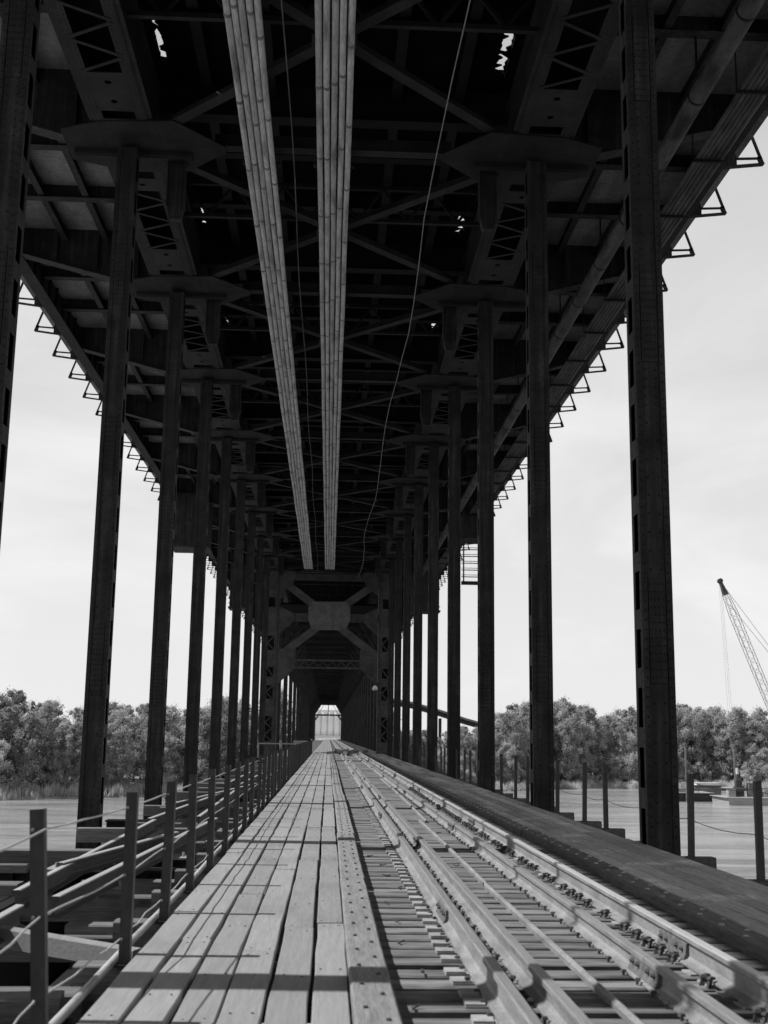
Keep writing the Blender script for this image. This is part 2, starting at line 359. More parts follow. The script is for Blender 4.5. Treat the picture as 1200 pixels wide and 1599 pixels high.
# reeds along the water: stuff
mb = MB()
for i in range(30000):
    x = rg.uniform(-170, 175); left = x < 5
    d = rg.uniform(.6, 9.5 if left else 5.5); y = shore(x)+d; z = gz(x, y)
    hh = rg.uniform(.8, 2.3)*(1 if left else .75)*(.75+.5*math.sin(x*.7)**2); w = rg.uniform(.10, .24); lx = rg.uniform(-.4,.4); an = rg.uniform(0, 3.14)
    cx_, sy_ = w*math.cos(an), w*math.sin(an)
    mb.add([(x-cx_, y-sy_, z-.1), (x+cx_, y+sy_, z-.1), (x+lx, y+rg.uniform(-.3,.3), z+hh)], [(0,1,2)])
tag(link('reed_grass', mb.mesh('reed_grass', 'reed')), 'pale reeds and tall grass along the far waterline', 'grass', kind='stuff')

# ================================================================== THE BRIDGE (near span)
BR = thing('steel_bridge', 'dark double-deck steel truss span overhead and along both sides, nearest the viewer', 'bridge', (CX, 7.56, -2.3))
KS = list(range(-1, 11)); Y0, Y1 = YK(-1), YK(10)
ZC = 14.95                                          # underside of the top chords
def column_mesh(rivets, w=.42, d=.44, h=16.0):
    m_ = MB()
    for s_ in (-1, 1):
        y0, y1 = (-d/2, -d/2+.02) if s_ < 0 else (d/2-.02, d/2)
        m_.box(-w/2+.035, w/2-.035, y0+.02*(s_ < 0), y1-.02*(s_ > 0)+.002, 0, h)      # web slightly recessed
        for t_ in (-1, 1):                                                        # corner angles
            xa, xb = (-w/2, -w/2+.075) if t_ < 0 else (w/2-.075, w/2)
            m_.box(xa, xb, y0-.004 if s_ < 0 else y0, y1 if s_ < 0 else y1+.004, 0, h)
    m_.box(-.008, .008, -d/2+.03, d/2-.03, 0, h)
    for t_ in (-1, 1):                                                            # side faces with rectangular openings
        x0, x1 = (-w/2-.012, -w/2) if t_ < 0 else (w/2, w/2+.012)
        m_.box(x0, x1, -d/2-.003, -.115, 0, h); m_.box(x0, x1, .115, d/2+.003, 0, h)
        z = .3
        m_.box(x0, x1, -.115, .115, 0, z)
        while z < h:
            m_.box(x0, x1, -.115, .115, min(h-.01, z+.55), min(h, z+.83)); z += .83
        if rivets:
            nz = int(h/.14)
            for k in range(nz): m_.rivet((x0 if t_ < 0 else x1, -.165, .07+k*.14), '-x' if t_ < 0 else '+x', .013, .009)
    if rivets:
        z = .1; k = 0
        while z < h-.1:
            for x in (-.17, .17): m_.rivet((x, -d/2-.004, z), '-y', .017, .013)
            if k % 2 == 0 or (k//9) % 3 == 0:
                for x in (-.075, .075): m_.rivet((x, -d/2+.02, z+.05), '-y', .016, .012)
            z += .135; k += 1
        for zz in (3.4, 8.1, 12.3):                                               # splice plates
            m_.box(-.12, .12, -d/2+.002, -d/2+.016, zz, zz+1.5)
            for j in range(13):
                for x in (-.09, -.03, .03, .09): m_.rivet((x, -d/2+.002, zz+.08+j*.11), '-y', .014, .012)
    return m_.mesh('column', 'steel')
colA, colB = column_mesh(True), column_mesh(False)
colR = colA
for k in KS[:-1]:
    for X in (XL, XR):
        pmesh('column', colA if k < 6 else colB, (X, YK(k), ZC-.15-16.0), BR)
    # base shoe
# top chords
def chord_mesh():
    m_ = MB()
    for s_ in (-1, 1):
        x0, x1 = (-.62, -.59) if s_ < 0 else (.59, .62)
        m_.box(x0, x1, 0, P, .012, 1.2)
        xi = (-.59, -.37) if s_ < 0 else (.37, .59)
        m_.box(xi[0], xi[1], 1.0, P-1.0, 0, .018)
        xo = (-.72, -.62) if s_ < 0 else (.62, .72)
        m_.box(xo[0], xo[1], 0, P, 0.03, .05); m_.box(xo[0], xo[1], 0, P, 1.2, 1.22)
        for j in range(56):
            m_.rivet((xi[0]+.055, 1.1+j*.125, 0), '-z', .015, .01); m_.rivet((xi[1]-.055, 1.16+j*.125, 0), '-z', .015, .01)
            m_.rivet((x0 if s_ < 0 else x1, 1.1+j*.125, .12), '-x' if s_ < 0 else '+x', .015, .01)
    m_.box(-.70, .70, 0, P, 1.2, 1.24)
    # tie plates, hand holes, slots, lacing
    m_.box(-.37, .37, 1.0, 1.3, -.002, .016)
    m_.holeplate(-.37, .37, 1.68, 2.35, -.002, .075)
    m_.holeplate(-.37, .37, P-3.1, P-2.35, -.002, .075); m_.holeplate(-.37, .37, P-2.35, P-1.55, -.002, .075)
    m_.box(-.37, .37, P-1.2, P-1.0, -.002, .016)
    y = 2.35; s_ = 1; st = (P-3.1-2.35)/6
    for i in range(6):
        m_.beam((-.46*s_, y+.04, -.008), (.46*s_, y+st-.04, -.008), .085, .014); y += st; s_ = -s_
    return m_.mesh('top_chord', 'chordsteel')
cm_ = chord_mesh()
for k in KS[:-1]:
    for X in (XL, XR): pmesh('top_chord', cm_, (X, YK(k), ZC), BR)
# gusset plates at each node, with rivets
def gusset_mesh(sgn):
    m_ = MB()
    poly = [(-1.45,-.72),(-.5,-1.12),(1.2,-1.25),(2.25,-.14),(2.25,.14),(1.15,1.25),(-.5,1.12),(-1.45,.72)]
    poly = [(sgn*x, y) for x, y in poly]
    if sgn < 0: poly = poly[::-1]
    m_.prism(poly, -.035, -.004)
    for x, y0_, y1_ in ((-.55,-1.05,1.05),(-.48,-1.05,1.05),(.48,-1.05,1.05),(.55,-1.05,1.05),(1.0,-1.0,1.0),(.78,-1.0,1.0),(-.9,-.7,.7)):
        n_ = int((y1_-y0_)/.1)
        for j in range(n_): m_.rivet((sgn*x, y0_+j*.1, -.035), '-z', .016, .011)
    for j in range(12):
        for q in (-.09, .09): m_.rivet((sgn*(1.15+j*.09), q, -.035), '-z', .016, .011)
    # transverse pair of angles under the plate
    xa, xb = sorted((sgn*-1.3, sgn*1.45))
    m_.box(xa, xb, .16, .34, -.14, -.036); m_.box(xa, xb, .30, .62, -.055, -.036)
    m_.tube([(xa, .25, -.14), (xb, .25, -.14)], .04, 6)
    return m_.mesh('gusset_plate', 'gusset')
gL, gR = gusset_mesh(1), gusset_mesh(-1)
def stub_mesh():
    m_ = MB()
    m_.loft([[(-.18,-.12,-.04),(.18,-.12,-.04),(.18,.12,-.04),(-.18,.12,-.04)], [(-.18,-.12,-1.25),(.18,-.12,-1.25),(.18,.12,-1.25),(-.18,.12,-1.25)], [(-.12,-.1,-1.5),(.16,-.1,-1.5),(.16,.1,-1.5),(-.12,.1,-1.5)]])
    m_.box(-.21,-.18,-.16,.16,-1.2,-.04); m_.box(.18,.21,-.16,.16,-1.2,-.04)
    return m_.mesh('knee_stub', 'steel')
stm = stub_mesh()
for k in KS:
    pmesh('gusset_plate', gL, (XL, YK(k), ZC), BR); pmesh('gusset_plate', gR, (XR, YK(k), ZC), BR)
    if k < 10:
        for sx in (-1, 1): pmesh('knee_stub', stm, (CX+sx*3.75, YK(k)+.75, ZC), BR)
    # cross strut between the gussets
    m_ = MB(); y = YK(k)
    m_.box(XL+2.0, XR-2.0, y-.15, y+.15, ZC-.03+.028, ZC+.012); m_.box(XL+2.0, XR-2.0, y-.012, y+.012, ZC+.012, ZC+.3)
    m_.box(XL+2.0, XR-2.0, y-.1, y+.1, ZC+.3, ZC+.32)
    part('cross_strut', m_, 'chordsteel', BR)
for k in KS[:-1]:
    for s_ in (1, -1):
        y0_, y1_ = (YK(k)+1.0, YK(k+1)-1.0)
        a0 = (XL+1.1, y0_ if s_ > 0 else y1_, ZC+.05+.03*s_); a1 = (XR-1.1, y1_ if s_ > 0 else y0_, ZC+.05+.03*s_)
        m_ = MB(); m_.beam(a0, a1, .26, .02); m_.beam((a0[0], a0[1], a0[2]+.12), (a1[0], a1[1], a1[2]+.12), .02, .2)
        part('lateral_brace', m_, 'chordsteel', BR)
    yc = (YK(k)+YK(k+1))/2
    part('centre_gusset', MB().prism([(CX-.45,yc-.2),(CX+.45,yc-.2),(CX+.45,yc+.2),(CX-.45,yc+.2)], ZC-.004, ZC+.012), 'chordsteel', BR)
# transverse members of the upper deck
ZF = 16.40; ZS = 16.85
def flanged(m_, x0, x1, y, z0, z1, w=.32):
    m_.box(x0, x1, y-.012, y+.012, z0+.02, z1); m_.box(x0, x1, y-w/2, y+w/2, z0, z0+.022)
for k in KS:
    y = YK(k)
    for sgn, XT, XF in ((-1, XL, -9.98), (1, XR, 9.62)):
        m_ = MB(); xa = XT+sgn*.63; poly = [(xa, ZC+.02), (XT+sgn*1.4, ZC+.12), (XF, 15.95), (XF, ZS-.02), (xa, ZS-.02)]
        if sgn > 0: poly = poly[::-1]
        m_.prism(poly, y-.015, y+.015, 'xz')
        m_.beam((XT+sgn*1.35, y, ZC+.09), (XF-sgn*.2, y, 15.92), .42, .03); m_.beam((XT+sgn*1.35, y, ZC+.13), (XF-sgn*.2, y, 15.96), .2, .05)
        for q in (.25, .5, .75):
            xx = XT + (XF-XT)*q; zz = ZC+.1+(15.95-ZC)*max(0, q-.1)
            m_.box(xx-.01, xx+.01, y-.14, y+.14, zz+.1, ZS-.05)
        part('cantilever_bracket', m_, 'steel', BR)
    m_ = MB(); flanged(m_, XL+.63, XR-.63, y+.35, 15.9, ZS-.02, .4)
    part('upper_floor_beam', m_, 'steel_dark', BR)
    # lattice sway frame above the laterals
    if k < 10:
        ys = y+P/2; m_ = MB()
        m_.box(XL+.7, XR-.7, ys-.06, ys+.06, ZC+.35, ZC+.45); m_.box(XL+.7, XR-.7, ys-.06, ys+.06, 16.25, 16.37)
        nx = 12; dx = (XR-XL-1.4)/nx
        for i in range(nx):
            xa = XL+.7+i*dx; zz = (ZC+.45, 16.25) if i % 2 else (16.25, ZC+.45)
            m_.beam((xa+.03, ys, zz[0]), (xa+dx-.03, ys, zz[1]), .07, .07, (0,1,0))
        part('sway_frame', m_, 'faint', BR)
    for q in (1, 2):
        if k == 10: break
        yy = y+P*q/3
        for XT, XF in ((XL-.63, -9.97), (XR+.63, 9.61)):
            m_ = MB(); flanged(m_, min(XT, XF), max(XT, XF), yy, ZF, ZS-.02, .30)
            for t_ in (.3, .62):
                xx = XT+(XF-XT)*t_; m_.box(xx-.01, xx+.01, yy-.12, yy+.12, ZF+.03, ZS-.06)
            part('upper_floor_beam', m_, 'steel', BR)
        m_ = MB(); flanged(m_, XL+.74, XR-.74, yy, ZF-.05, ZS-.02, .30); part('upper_floor_beam', m_, 'steel_dark', BR)
for X in (-8.52, -7.26, -6.05, 5.75, 6.95, 8.2):
    m_ = MB(); m_.box(X-.01, X+.01, Y0, Y1, 16.47, ZS-.015); m_.box(X-.09, X+.09, Y0, Y1, 16.445, 16.468)
    part('deck_stringer', m_, 'steel', BR)
for X in (-3.2, -1.7, -.2, 1.3, 2.8):
    m_ = MB(); m_.box(X-.01, X+.01, Y0, Y1, 16.47, ZS-.015); m_.box(X-.12, X+.12, Y0, Y1, 16.45, 16.47)
    part('deck_stringer', m_, 'steel_dark', BR)
for sgn, XF in ((-1, -10.0), (1, 9.64)):
    m_ = MB(); m_.box(XF-.015, XF+.015, Y0, Y1, 15.93, 17.9); m_.box(XF-.20, XF+.20, Y0, Y1, 15.88, 15.93); m_.box(XF-.2, XF+.2, Y0, Y1, 17.9, 17.94)
    yy = Y0
    while yy < Y1: m_.box(XF-.12, XF+.12, yy-.008, yy+.008, 15.95, 17.88); yy += P/9
    part('fascia_girder', m_, 'chordsteel', BR)
    # sidewalk slab and railing
    xo = XF+sgn*1.33; xa, xb = sorted((XF+sgn*.21, xo))
    m_ = MB(); m_.box(xa, xb, Y0, Y1, 17.26, 17.46)
    part('sidewalk_slab', m_, 'slab', BR)
# outriggers with open brackets outside the fascia girders
def outrigger(sgn):
    m_ = MB()
    poly = [(0, -.62), (.78, -.68), (.95, -.66), (.95, -.40), (.80, .02), (0, .02)]
    # z local 0 == 17.24
    poly = [(0, -.80), (.95, -.68), (.95, -.42), (.80, 0), (0, 0)]
    pp = [(sgn*x, z) for x, z in poly]
    if sgn > 0: pp = pp[::-1]
    m_.prism(pp, -.012, .012, 'xz')
    m_.beam((sgn*.0, 0, -.81), (sgn*1.68, 0, -.60), .16, .035)
    m_.beam((sgn*.93, 0, -.47), (sgn*1.62, 0, -.43), .07, .045)
    m_.beam((sgn*1.64, 0, -.62), (sgn*1.56, 0, -.38), .07, .12)
    m_.beam((sgn*1.60, 0, -.42), (sgn*1.36, 0, .30), .07, .06)
    m_.beam((sgn*1.36, 0, .30), (sgn*1.34, 0, 1.1), .07, .06)
    return m_.mesh('outrigger', 'steel')
ogL, ogR = outrigger(-1), outrigger(1)
for k in KS[:-1]:
    for q in range(3):
        yy = YK(k)+P*q/3
        pmesh('outrigger', ogL, (-10.02, yy, 17.24), BR); pmesh('outrigger', ogR, (9.66, yy, 17.24), BR)
# deck slab with a few missing strips that let the sky through beside the chords
m_ = MB()
def slab(x0, x1, y0, y1): m_.box(x0, x1, y0, y1, ZS, ZS+.2)
slab(-9.99, XL-.5, Y0, Y1); slab(XR+.5, 9.63, Y0, Y1)
part('deck_slab', m_, 'slab', BR)
m_ = MB(); slab(XL-.5, -4.28, Y0, Y1); slab(-4.04, -3.74, Y0, Y1); slab(-3.46, 3.56, Y0, Y1); slab(3.84, XR+.5, Y0, Y1)
rg = random.Random(5)
def strip(x0, x1, gaps):
    yl = Y0
    for ya, yb in gaps:
        slab(x0, x1, yl, ya); yl = yb; q = ya
        while q < yb:                       # ragged broken edge inside the opening
            h_ = rg.uniform(.08, .34); d_ = rg.uniform(.1, .8)*(x1-x0)
            e_ = min(yb, q+h_*1.5)
            if rg.random() < .5: m_.prism([(x0, q), (x0+d_, q+h_*rg.uniform(.2,.9)), (x0, e_)], ZS+.03, ZS+.07)
            else: m_.prism([(x1, e_), (x1-d_, q+h_*rg.uniform(.2,.9)), (x1, q)], ZS+.08, ZS+.12)
            q += h_*.6
    slab(x0, x1, yl, Y1)
strip(-4.28, -4.10, [(YK(k)-2.1+.3*(k % 2), YK(k)-.35) for k in (2, 3, 4)]); slab(-4.10, -4.04, Y0, Y1)
strip(-3.74, -3.46, [(YK(k)+1.55, YK(k)+2.35) for k in (3, 4, 5, 6, 7, 8)])
strip(3.56, 3.84, [(YK(2)-3.0, YK(2)-.35), (YK(3)-2.6, YK(3)-.3), (YK(4)-1.6, YK(4)-.5), (YK(5)-.9, YK(5)-.4)])
part('deck_slab', m_, 'slab_dark', BR, 'near-black middle strip of the deck soffit')
# upper railings
for sgn, X in ((-1, -11.36), (1, 11.0)):
    m_ = MB()
    for z in (17.75, 18.05, 18.34): m_.box(X-.03, X+.03, Y0, Y1, z, z+.05)
    part('sidewalk_railing', m_, 'steel', BR)
# lower chords, floor beams, stringers
for X in (XL, XR+.0):
    m_ = MB()
    for s_ in (-1, 1): m_.box(X+s_*.3-.015, X+s_*.3+.015, Y0, Y1, -2.2, -1.22)
    m_.box(X-.42, X+.42, Y0, Y1, -1.22, -1.19); m_.box(X-.38, X+.38, Y0, Y1, -2.23, -2.2)
    part('bottom_chord', m_, 'steel', BR)
for k in KS:
    m_ = MB(); flanged(m_, XL+.35, XR-.35, YK(k), -2.3, -.42, .4); m_.box(XL+.35, XR-.35, YK(k)-.22, YK(k)+.22, -.42, -.39)
    for q in range(10): xx = XL+.8+q*.9; m_.box(xx-.01, xx+.01, YK(k)-.15, YK(k)+.15, -2.2, -.45)
    part('lower_floor_beam', m_, 'steel_dark', BR)
for X in (-3.35, -1.75, 1.0, 2.55):
    m_ = MB()
    for k in KS[:-1]:
        m_.box(X-.01, X+.01, YK(k)+.03, YK(k+1)-.03, -1.6, -.32); m_.box(X-.15, X+.15, YK(k)+.23, YK(k+1)-.23, -.345, -.32); m_.box(X-.15, X+.15, YK(k)+.23, YK(k+1)-.23, -1.62, -1.6)
    part('track_stringer', m_, 'steel_dark', BR)
# the span goes on behind the viewer
YZ_ = -85.0
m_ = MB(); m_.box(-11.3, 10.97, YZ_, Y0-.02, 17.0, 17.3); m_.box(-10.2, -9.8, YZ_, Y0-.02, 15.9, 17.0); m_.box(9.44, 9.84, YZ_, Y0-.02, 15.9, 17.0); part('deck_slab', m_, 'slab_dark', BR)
for X in (XL, XR):
    part('top_chord', MB().box(X-.6, X+.6, YZ_, Y0-.02, ZC, 16.15), 'chordsteel', BR)
for k in range(-9, -1):
    y = YK(k); part('upper_floor_beam', MB().box(-9.7, 9.4, y-.15, y+.15, 15.2+.95, 16.99), 'steel', BR)
    for X in (XL, XR): pmesh('column', colB, (X, y, ZC-.15-16.0), BR)
    part('lower_floor_beam', MB().box(XL+.35, XR-.35, y-.15, y+.15, -2.3, -.4), 'steel_dark', BR)
# hanging boxes / access platforms on the outside
PB = MB(); 
def platform(x0, x1, y0, y1, z0, z1):
    q = MB(); q.box(x0, x1, y0, y0+.04, z0, z1); q.box(x0, x1, y1-.04, y1, z0, z1); q.box(x0, x0+.04, y0+.04, y1-.04, z0, z1); q.box(x1-.04, x1, y0+.04, y1-.04, z0, z1)
    q.box(x0-.1, x1+.1, y0-.1, y1+.1, z0-.14, z0-.002); q.box(x0-.08, x1+.08, y0-.08, y0-.002, z0+.25, z0+.32)
    for t_ in (.33, .66): xx = x0+(x1-x0)*t_; q.box(xx-.03, xx+.03, y0-.05, y0-.002, z0, z1)
    q.box(x0, x1, y0-.05, y0-.002, z0+1.5, z0+1.56); return q
part('access_platform', platform(-9.75, -7.6, 71.2, 73.5, 12.65, 15.88), 'steel', BR)
part('access_platform', platform(8.0, 9.3, 71.4, 73.5, 13.6, 15.88), 'steel', BR)
q = MB(); q.box(7.9, 9.7, 71.0, 71.3, 10.55, 10.75)
for i in range(6):
    z = 11.0+i*.42; q.box(7.9, 9.7, 71.1, 71.15, z, z+.05); q.box(7.9, 9.7, 71.1, 71.15, z+.13, z+.16)
for x in (8.0, 8.95, 9.12, 9.65): q.box(x, x+.06, 71.06, 71.12, 10.6, 13.62)
for x in (8.0, 9.6): q.box(x, x+.08, 71.15, 71.22, 10.6, 15.9)
part('platform_rail', q, 'steel', BR)

# ------------------------------------------------------------------ portal frame at the pier
PT = thing('portal_frame', 'riveted steel portal with X brace and broad centre plate spanning the track', 'portal', (CX, 99.0, -2.3))
yp = 98.7
def facehole(m_, x0, x1, z0, z1, y, holes):       # vertical strip with full-width-inset rectangular holes and crossed lacing behind
    xi0, xi1 = x0+(x1-x0)*.28, x0+(x1-x0)*.72
    m_.box(x0, xi0, y, y+.03, z0, z1); m_.box(xi1, x1, y, y+.03, z0, z1); zz = z0
    for a_, b_, lace in holes:
        m_.box(xi0, xi1, y, y+.03, zz, a_); zz = b_
        if lace:
            n_ = max(1, round((b_-a_)/.55)); hh = (b_-a_)/n_
            for i in range(n_):
                p0, p1 = (xi0, xi1) if i % 2 else (xi1, xi0)
                m_.beam((p0, y+.05, a_+i*hh), (p1, y+.05, a_+(i+1)*hh), .09, .03, (0,1,0))
    m_.box(xi0, xi1, y, y+.03, zz, z1)
hl = [(0.9, 2.9, True), (4.3, 5.4, True), (6.1, 6.9, True), (8.3, 9.5, True), (11.9, 12.7, False)]
for x0, x1 in ((-5.6, -4.3), (3.98, 5.2)):
    m_ = MB(); facehole(m_, x0, x1, -1.5, ZC, yp, hl)
    m_.box(x0, x0+.03, yp+.03, yp+.9, -1.5, ZC); m_.box(x1-.03, x1, yp+.03, yp+.9, -1.5, ZC); m_.box(x0+.03, x1-.03, yp+.87, yp+.9, -1.5, ZC)
    m_.box(x0+.14, x0+.2, yp-.05, yp, -1.5, ZC); m_.box(x1-.2, x1-.14, yp-.05, yp, -1.5, ZC)
    part('leg', m_, 'portal2', PT)
m_ = MB(); m_.box(-4.3, 4.0, yp+.03, yp+.35, 14.2, 14.75); part('top_strut', m_, 'portal2', PT)
m_ = MB(); m_.box(-4.3, 4.0, yp+.08, yp+.3, 10.75, 11.42); part('middle_strut', m_, 'portal2', PT)
for (a0, a1) in (((-4.0, 14.0), (-.15, 11.2)), ((3.75, 14.0), (-.15, 11.2)), ((-.15, 11.0), (-3.9, 8.1)), ((-.15, 11.0), (3.6, 8.1))):
    m_ = MB(); m_.beam((a0[0], yp+.06, a0[1]), (a1[0], yp+.06, a1[1]), .66, .09, (0,1,0)) if False else m_.beam((a0[0], yp+.06, a0[1]), (a1[0], yp+.06, a1[1]), .09, .62, (0,0,1))
    part('diagonal_brace', m_, 'portal', PT)
part('centre_plate', MB().prism([(-1.55,12.4),(1.27,12.43),(1.6,11.94),(1.6,10.85),(1.27,10.16),(.53,10.05),(-.85,10.03),(-1.55,10.1),(-1.9,10.89),(-1.88,11.95)][::-1], yp-.06, yp-.01, 'xz'), mat('paler_steel_plate', .11, .35, (1,1,1), 1.5, .7, .3, fine=.3, fscale=15), PT, 'paler ten-sided plate where the braces cross')
for sx in (-1, 1):
    fx = lambda x: (x if sx < 0 else 2*CX-x-.02+.0)
    for nm, poly in (('gusset_plate', [(-4.3,15.0),(-3.1,15.05),(-2.95,14.6),(-3.3,13.75),(-4.3,13.0)]), ('gusset_plate', [(-4.3,11.95),(-3.05,11.35),(-3.05,10.75),(-4.3,9.6)]), ('knee_plate', [(-4.3,8.4),(-2.87,8.4),(-2.87,6.8),(-3.3,6.5),(-4.3,5.45)])):
        pl = [(fx(x), z) for x, z in poly]
        if sx < 0: pl = pl[::-1]
        part(nm, MB().prism(pl, yp-.05, yp-.012, 'xz'), 'portal2', PT)
m_ = MB(); m_.box(-2.88, 2.5, yp, yp+.12, 7.45, 7.6); m_.box(-2.88, 2.5, yp, yp+.12, 6.82, 6.98)
n_ = 14; dx = 5.38/n_
for i in range(n_):
    zz = (6.98, 7.45) if i % 2 else (7.45, 6.98); m_.beam((-2.88+i*dx, yp+.06, zz[0]), (-2.88+(i+1)*dx, yp+.06, zz[1]), .06, .06, (0,1,0))
part('laced_girder', m_, 'portal2', PT)

# ------------------------------------------------------------------ far span(s)
FR = thing('far_bridge_span', 'long dark tunnel of truss frames beyond the portal, open at its far end', 'bridge', (CX, 100, -2.3))
YA, YB = 99.8, 430.0
nodes = [YK(10)+P*i for i in range(1, 37)]
colF = column_mesh(False, .44, .45); colG = column_mesh(False, .46, .9)
def frame(y, last=False):
    m_ = MB(); zt = 11.95
    m_.box(XL+.2, XR-.2, y-.12, y+.12, zt, zt+.35)
    m_.beam((XL+.2, y, 8.9), (XL+2.1, y, zt), .26, .26, (0,1,0)); m_.beam((XR-.2, y, 8.9), (XR-2.1, y, zt), .26, .26, (0,1,0))
    m_.beam((XL+.2, y, 7.2), (XL+3.1, y, zt), .12, .12, (0,1,0)) if last else None; m_.beam((XR-.2, y, 7.2), (XR-3.1, y, zt), .12, .12, (0,1,0)) if last else None
    if last:
        m_.box(XL+.2, XR-.2, y-.15, y+.15, 8.2, 8.75); m_.beam((CX, y, 8.7), (CX, y, zt), .25, .25, (0,1,0))
        m_.beam((XL+.2, y, 6.7), (XL+1.3, y, 8.2), .4, .3, (0,1,0)); m_.beam((XR-.2, y, 6.7), (XR-1.3, y, 8.2), .4, .3, (0,1,0))
    return m_
for i, y in enumerate(nodes):
    if i % 2 == 1: pmesh('column', colF, (XL, y, ZC-.15-16), FR)
    pmesh('column', colG, (XR, y, ZC-.15-16), FR)
    part('sway_frame', frame(y, i == len(nodes)-1), 'chordsteel', FR)
for X in (XL, XR):
    m_ = MB(); m_.box(X-.55, X+.55, YA, YB, ZC, 16.2); part('top_chord', m_, 'steel', FR)
    m_ = MB(); m_.box(X-.3, X+.3, YA, YB, -2.2, -1.1); part('bottom_chord', m_, 'steel', FR)
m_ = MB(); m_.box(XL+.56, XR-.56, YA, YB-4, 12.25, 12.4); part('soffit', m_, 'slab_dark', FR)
m_ = MB(); m_.box(-11.3, 10.95, YA, YB+30, 17.3, 17.6); part('deck_slab', m_, 'slab', FR)
for XF in (-10.0, 9.64):
    m_ = MB(); m_.box(XF-.1, XF+.1, YA, YB+30, 15.9, 17.29); part('fascia_girder', m_, 'steel', FR)
for y in nodes:
    m_ = MB(); m_.box(-9.89, 9.53, y-.1, y+.1, 16.21, 17.29); part('upper_floor_beam', m_, 'steel', FR)
for i in range(66):
    y = YA+2+i*3.05
    pmesh('outrigger', ogL, (-10.1, y, 17.24), FR)
    if i < 34: pmesh('outrigger', ogR, (9.74, y, 17.24), FR)
for X in (1.0, 2.55, -1.2):
    m_ = MB(); m_.box(X-.15, X+.15, YA, YB, -1.6, -.40); part('track_stringer', m_, 'steel_dark', FR)
m_ = MB(); m_.box(-4.6, 4.3, YA+.2, YB, -.395, -.33); part('floor_deck', m_, 'timber_dark', FR)
# big box brackets on the pier line
for x0, x1 in ((-8.6, -7.0), (6.9, 9.2)): part('access_platform', platform(x0, x1, 99.9, 102, 12.0, 15.88), 'steel', FR)
# piers
for y in (99, 265, 432):
    m_ = MB(); m_.loft([[(-7,y-2.4,-16),(6.7,y-2.4,-16),(6.7,y+2.4,-16),(-7,y+2.4,-16)], [(-6.2,y-1.6,-3.6),(5.9,y-1.6,-3.6),(5.9,y+1.6,-3.6),(-6.2,y+1.6,-3.6)]])
    m_.box(-6.6, 6.3, y-1.9, y+1.9, -3.6, -2.6)
    single('pier', m_, 'concrete', {99: 'concrete pier standing in the river under the portal', 265: 'concrete pier near the far waterline under the far span', 432: 'concrete end pier on land under the far end of the bridge'}[y], 'pier', (0, y, -16))

# ================================================================== THE TRACK DECK
ZT = -.07                       # top of ties
# ties
def tie_mesh(v):
    return MB().chbox(3.26+.03*v, .218, .26, .010+.004*(v % 2), 'x', .004).mesh('crosstie', 'tie')
ties = [tie_mesh(v) for v in range(5)]
def plate_mesh():
    m_ = MB(); m_.box(-.20, .11, -.085, .085, 0, .012); m_.box(-.20, -.085, -.08, .075, .012, .024)
    return m_.mesh('tie_plate', 'plate')
def spike_mesh():
    m_ = MB(); m_.box(-.009, .009, -.009, .009, 0, .045); m_.loft([[(-.02,-.02,.035),(.024,-.02,.035),(.024,.02,.035),(-.02,.02,.035)], [(-.014,-.014,.055),(.018,-.014,.055),(.018,.014,.055),(-.014,.014,.055)]], flip=True)
    return m_.mesh('spike', 'iron')
def anchor_mesh():
    m_ = MB()
    for dx, dy, a_ in ((-.055, -.035, .3), (-.075, .03, -.25), (-.04, .065, .1)):
        ca, sa = math.cos(a_), math.sin(a_)
        q = lambda x, y, z: (dx+x*ca-y*sa+z*.35, dy+x*sa+y*ca, z)
        m_.loft([[q(-.013,-.011,0), q(.013,-.011,0), q(.013,.011,0), q(-.013,.011,0)], [q(-.011,-.010,.045), q(.011,-.010,.045), q(.011,.010,.045), q(-.011,.010,.045)], [q(-.024,-.017,.05), q(.026,-.017,.048), q(.026,.017,.048), q(-.024,.017,.05)], [q(-.014,-.012,.066), q(.018,-.012,.062), q(.018,.012,.062), q(-.014,.012,.066)]], flip=True)
    return m_.mesh('rail_anchor', 'iron')
pm_, sm_, am_ = plate_mesh(), spike_mesh(), anchor_mesh()
RA, RD, RB, RCx = .995, 2.475, 1.27, 2.035
y = 3.6; i = 0; rg = random.Random(3)
while y < 98.2:
    v = rg.randrange(5); dz = rg.uniform(-.008, .004)
    t_ = link('crosstie', ties[v], (1.735+rg.uniform(-.04,.04), y, ZT+dz)); t_.rotation_euler = (0, rg.uniform(-.0015,.0015), rg.uniform(-.010,.010))
    near = y < 12
    tag(t_, 'grey split timber crosstie under the rails' if not near else 'broad near crosstie of cracked grey timber under the rails', 'railway tie', 'crossties under the track')
    if i < 125:
        x0 = 1.735
        for X, fl in ((RA, 1), (RD, -1)):
            q = link('tie_plate', pm_, (X-t_.location.x, rg.uniform(-.02,.02), .001), t_); q.scale = (fl*rg.uniform(.95,1.08), 1, 1)
            q.rotation_euler = (0,0,rg.uniform(-.06,.06))
        if i < 92:
            for X in (RA-.10, RA+.095, RB-.095, RB+.10, RCx-.10, RCx+.10, RD+.10):
                q = link('spike', sm_, (X-t_.location.x+rg.uniform(-.008,.008), rg.uniform(-.06,.06), rg.uniform(-.006,.012)), t_); q.rotation_euler = (rg.uniform(-.15,.15), rg.uniform(-.15,.15), rg.uniform(-.5,.5)); q.scale = (.8, .8, .72)
            if rg.random() < .85: q = link('rail_anchor', am_, (RD-.055-t_.location.x, rg.uniform(-.05,.02), 0), t_); q.rotation_euler = (0,0,rg.uniform(-.2,.2))
    y += .335*rg.uniform(.93, 1.08); i += 1
nties = i
mb = MB()
y = 98.9
while y < 430: mb.box(.1, 3.4, y-.12, y+.12, -.33, ZT); y += .36
